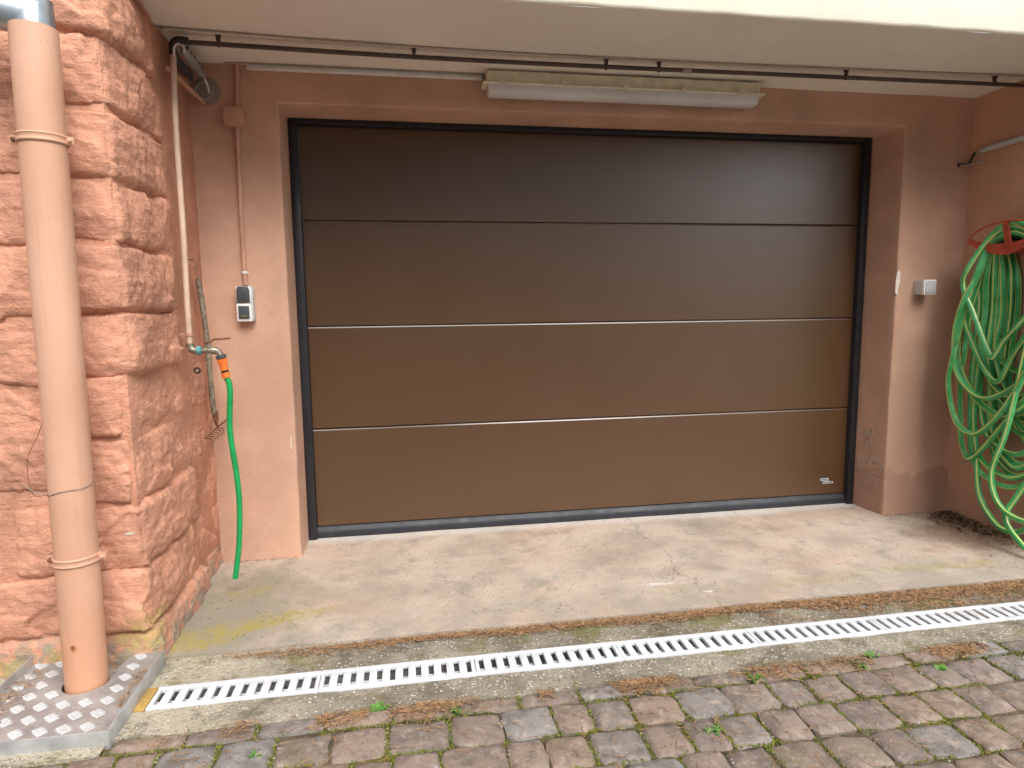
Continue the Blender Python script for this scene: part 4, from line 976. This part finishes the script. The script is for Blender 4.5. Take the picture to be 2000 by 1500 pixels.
for _ in range(2500):                        # heap near the right
    x = rn.uniform(1.9, 3.6); y = -1.13-0.15*rn.random()**1.4
    if noise.noise((x*5, y*9, 2))+0.15*(x-2.5) > rn.uniform(-0.4, 0.5): pts.append((x, y))
o = strip_needles('pine_needle_drift', pts, M_needle, gz, 1, lift=0.011); setp(o, 'brown pine needles gathered along the edge of the concrete slab', 'needles', kind='stuff')
pts = []
for _ in range(6000):
    x = rn.uniform(-0.2, 3.6); y = -1.545-abs(rn.gauss(0, 0.035))
    if noise.noise((x*4.3, 9, 0))+noise.noise((x*13, 3, 0))*0.5 > rn.uniform(-0.15, 0.55): pts.append((x, y))
js = [(x, y) for x, y in joints if y > -2.5 and -0.3 < x < 3.6]
for (x, y) in js:
    d = 0.10 if y > -1.75 else 0.05
    k = int(max(0, 9*(noise.noise((x*3, y*3, 4))+0.12)))
    for _ in range(k): pts.append((x+rn.gauss(0, 0.022), y+rn.gauss(0, 0.06)))
for _ in range(1100):
    pts.append((rn.uniform(-0.4, 3.6), rn.uniform(-2.4, -1.55)))
o = strip_needles('pine_needle_scatter', pts, M_needle, lambda x, y: ZG-0.001, 2, lift=0.007); setp(o, 'brown pine needles strewn over the pavers and their joints', 'needles', kind='stuff')
pts = [(rn.uniform(-0.3, 3.6), rn.uniform(-1.05, -0.02)) for _ in range(1500)]
pts = [p for p in pts if noise.noise((p[0]*1.7, p[1]*2.6, 0)) > rn.uniform(-0.35, 0.35)]
pts += [(3.63-abs(rn.gauss(0, 0.13)), -0.27-abs(rn.gauss(0, 0.30))) for _ in range(700)]
pts += [(rn.uniform(-0.36, 0.0), YW-0.005-abs(rn.gauss(0, 0.012))) for _ in range(60)] + [(rn.uniform(XRV, 3.65), YW-0.005-abs(rn.gauss(0, 0.015))) for _ in range(90)]
o = strip_needles('slab_debris', [p for p in pts if p[1] > -1.08 and p[0] < 3.64], M_debris, lambda x, y: ZG+0.001, 3, L=(0.003, 0.016), w=0.0008, lift=0.003); setp(o, 'dark specks of twig and needle scattered on the concrete slab', 'debris', kind='stuff')
# leaf litter heap in the corner under the coil
m = MB()
for _ in range(420):
    x, y = XR-0.012-abs(rn.gauss(0, 0.07)), -0.27-abs(rn.gauss(0, 0.22))
    if y < -1.05: continue
    a = rn.uniform(0, 6.28); l = rn.uniform(0.006, 0.022); c = Vector((x, y, ZG+rn.uniform(0.002, 0.016))); q = Quaternion((rn.uniform(-1, 1), rn.uniform(-1, 1), 2.0), a)
    m.add([c+q @ Vector(p)*l for p in ((-1, 0, 0), (0, -.45, .12), (1, 0, 0), (0, .45, .12))], [(0, 1, 2), (0, 2, 3)])
o = m.build('leaf_litter', M_debris, fixn=False); setp(o, 'dark leaf litter heaped in the corner beneath the hose coil', 'litter', kind='stuff')
# needles on the tread plate
pts = [(rn.gauss(-0.715, 0.03), rn.uniform(-1.52, -1.2)) for _ in range(260)] + [(rn.gauss(-0.345, 0.008), rn.uniform(-1.46, -1.25)) for _ in range(60)]
pts = [p for p in pts if PX0+0.006 < p[0] < PX1-0.004]
o = strip_needles('plate_needles', pts, M_needle, lambda x, y: PZT+0.001, 5, L=(0.008, 0.028), lift=0.012); setp(o, 'brown needles caught along the edges of the tread plate', 'needles', kind='stuff')

def moss(name, spots, mat, seed, zf, size=(0.003, 0.007), hgt=0.006):
    rn = random.Random(seed); m = MB()
    for x, y in spots:
        a = rn.uniform(0, 6.28); l = rn.uniform(*size); z = zf(x, y); d = Vector((math.cos(a), math.sin(a), 0)); s_ = Vector((-d.y, d.x, 0))
        c = Vector((x, y, z)); m.add([c-s_*l*.5, c+s_*l*.5, c+d*l*rn.uniform(.3, .9)+Vector((0, 0, rn.uniform(.4, 1)*hgt))], [(0, 1, 2)])
    return m.build(name, mat, fixn=False)
pts = []
for ri, (yc_, cut) in enumerate(rows[:9]):
    yj = yc_-(0.036 if cut else 0.07)
    for _ in range(5200):
        x = rn.uniform(-0.35, 3.7)
        if noise.noise((x*5.1, yj*7, 0))+0.5*noise.noise((x*17, yj*9, 0)) > rn.uniform(-0.18, 0.30): pts.append((x, yj+rn.gauss(0, 0.0058)))
for (x, y) in js:
    if noise.noise((x*4, y*4, 8)) > -0.28:
        for _ in range(120): pts.append((x+rn.gauss(0, 0.0050), y+rn.uniform(-0.068, 0.068)))
for _ in range(5200):
    x = rn.uniform(-0.1, 3.6); y = -1.545+rn.gauss(0, 0.011)
    if noise.noise((x*3.1, 5, 5))+0.4*noise.noise((x*11, 5, 5))+0.10*(x-1.2) > rn.uniform(0.0, 0.5): pts.append((x, y))
o = moss('joint_moss', pts, M_moss, 8, lambda x, y: ZG-0.011); setp(o, 'yellow green moss filling the joints between the pavers', 'moss', kind='stuff')
pts = []
for _ in range(7000):
    x, y = rn.uniform(1.2, 3.4), rn.uniform(-1.285, -1.14)
    if noise.noise((x*2.7, y*6, 3))+0.3*noise.noise((x*14, y*18, 3)) > rn.uniform(0.1, 0.5): pts.append((x, y))
o = moss('strip_moss', pts, M_moss, 9, lambda x, y: ZG-0.010, (0.002, 0.005), 0.0035); setp(o, 'low moss on the concrete strip behind the white grate', 'moss', kind='stuff')
# pale grit lying in the joints and along the plate
m = MB()
def grit(x, y, z, r):
    a = rn.uniform(0, 6); vs_ = [Vector((math.cos(a+k*1.57)*r*rn.uniform(.7, 1.2), math.sin(a+k*1.57)*r*rn.uniform(.6, 1.1), 0)) for k in range(4)]
    c = Vector((x, y, z)); m.add([c+v for v in vs_]+[c+Vector((0, 0, r*.8)), c-Vector((0, 0, r*.6))], [(0, 1, 4), (1, 2, 4), (2, 3, 4), (3, 0, 4), (1, 0, 5), (2, 1, 5), (3, 2, 5), (0, 3, 5)])
for _ in range(240):
    x = rn.uniform(-0.35, 3.6)
    grit(x, rn.uniform(-1.53, -1.42), ZG-0.006, rn.uniform(.0015, .0045))
for _ in range(220): grit(rn.uniform(-0.35, 1.2), rn.uniform(-1.28, -1.13), ZG-0.008, rn.uniform(.0012, .0035))
for _ in range(300): grit(rn.uniform(-0.7, 3.4), rn.uniform(-2.3, -1.57), ZG+0.001, rn.uniform(.001, .0028))
for (x, y) in js:
    if rn.random() < 0.35:
        for _ in range(4): grit(x+rn.gauss(0, .004), y+rn.uniform(-.06, .06), ZG-0.009, rn.uniform(.0015, .004))
for _ in range(50): grit(rn.gauss(-0.60, .06), rn.gauss(-1.60, .012), ZG+0.001, rn.uniform(.002, .005))
for _ in range(40): grit(rn.gauss(-0.71, .02), rn.uniform(-1.5, -1.2), PZT+0.002, rn.uniform(.0015, .0035))
o = m.build('pale_grit', M_grit, fixn=False); setp(o, 'small pale stones strewn in paver joints and on the concrete strips', 'grit', kind='stuff')

def weed(x, y, size, n, label, seed):
    rn = random.Random(seed); m = MB()
    for k in range(n):
        a = rn.uniform(0, 6.28); l = size*rn.uniform(.6, 1.1); w_ = l*rn.uniform(.10, .2); d = Vector((math.cos(a), math.sin(a), 0)); s_ = Vector((-d.y, d.x, 0)); h = rn.uniform(.25, .9)*l
        c = Vector((x+rn.gauss(0, size*.35), y+rn.gauss(0, size*.18), ZG-0.012))
        p = [c-s_*w_*.3, c+s_*w_*.3, c+d*l*.45+s_*w_+Vector((0, 0, h*.8)), c+d*l*.45-s_*w_+Vector((0, 0, h*.8)), c+d*l+Vector((0, 0, h*.75))]
        m.add(p, [(0, 1, 2, 3), (3, 2, 4)])
    o = m.build('weed_tuft', M_weed, fixn=False); return setp(o, label, 'weed', 'small weeds growing in the paver joints')
WEEDS = [(0.43, -1.545, .035, 60, 'low green weed mat at the paver edge, longest of the weeds left of centre'), (0.36, -1.555, .026, 30, 'small green weed just left of the long weed mat at the paver edge'),
         (0.66, -1.585, .028, 26, 'yellowish green weed at the paver edge just right of the long weed mat'), (0.10, -1.69, .024, 24, 'small weed in the paver joint nearest the tread plate'),
         (1.00, -1.68, .022, 20, 'tiny weed among the centre pavers below the middle of the door'), (2.12, -1.545, .035, 26, 'green weed at the paver edge right of centre, near a needle drift'),
         (2.05, -1.60, .030, 24, 'green weed one paver in front of the edge, right of centre'), (2.30, -1.655, .03, 26, 'leafy weed among needles between pavers, right of the middle'),
         (1.66, -1.60, .032, 24, 'pale green weed in the second paver row right of the door middle'), (1.80, -1.110, .022, 22, 'single weed sprouting at the concrete slab edge behind the grate'),
         (2.62, -1.735, .026, 22, 'small weed between the pavers at the right edge of the picture'), (1.40, -1.82, .030, 30, 'weed tuft in the lowest paver joint near the bottom centre')]
for i, (x, y, s_, n, lb) in enumerate(WEEDS): weed(x, y, s_*0.8, n, lb, 100+i)

# ------------------------------------------------------------------ unseen tree belt, added to give the satin door something dark to mirror
m = MB(); rn = random.Random(77)
M_leaf = mat_litter('dark_conifer', (0.025, 0.045, 0.018), (0.05, 0.075, 0.028), (0.035, 0.05, 0.03))
for k in range(26):
    tx = -17+24.5*k/25+rn.uniform(-.4, .4); ty_ = -13.5+rn.uniform(-1.2, 1.2); h = rn.uniform(7.0, 10.0); rb = rn.uniform(1.3, 1.9)
    m.tube([(tx, ty_, -0.2), (tx, ty_, h*.5), (tx, ty_, h*.97)], [0.16, 0.1, 0.02], 6)
    for _ in range(420):
        t = rn.random()**1.3; r_ = rb*(1-t)*math.sqrt(rn.random())+0.05; a = rn.uniform(0, 6.28); c = Vector((tx+r_*math.cos(a), ty_+r_*math.sin(a), 0.2+t*(h-0.2)))
        q = Quaternion((rn.uniform(-1, 1), rn.uniform(-1, 1), rn.uniform(-1, 1)), rn.uniform(0, 3)); l = rn.uniform(.18, .42)
        m.add([c+q @ Vector(p)*l for p in ((-1, 0, 0), (0, -.6, .2), (1, 0, 0), (0, .6, .2))], [(0, 1, 2), (0, 2, 3)])
o = m.build('added_tree_belt', M_leaf, fixn=False); setp(o, 'unseen dark conifer belt added behind the camera for the garage door to mirror', 'trees', kind='stuff')
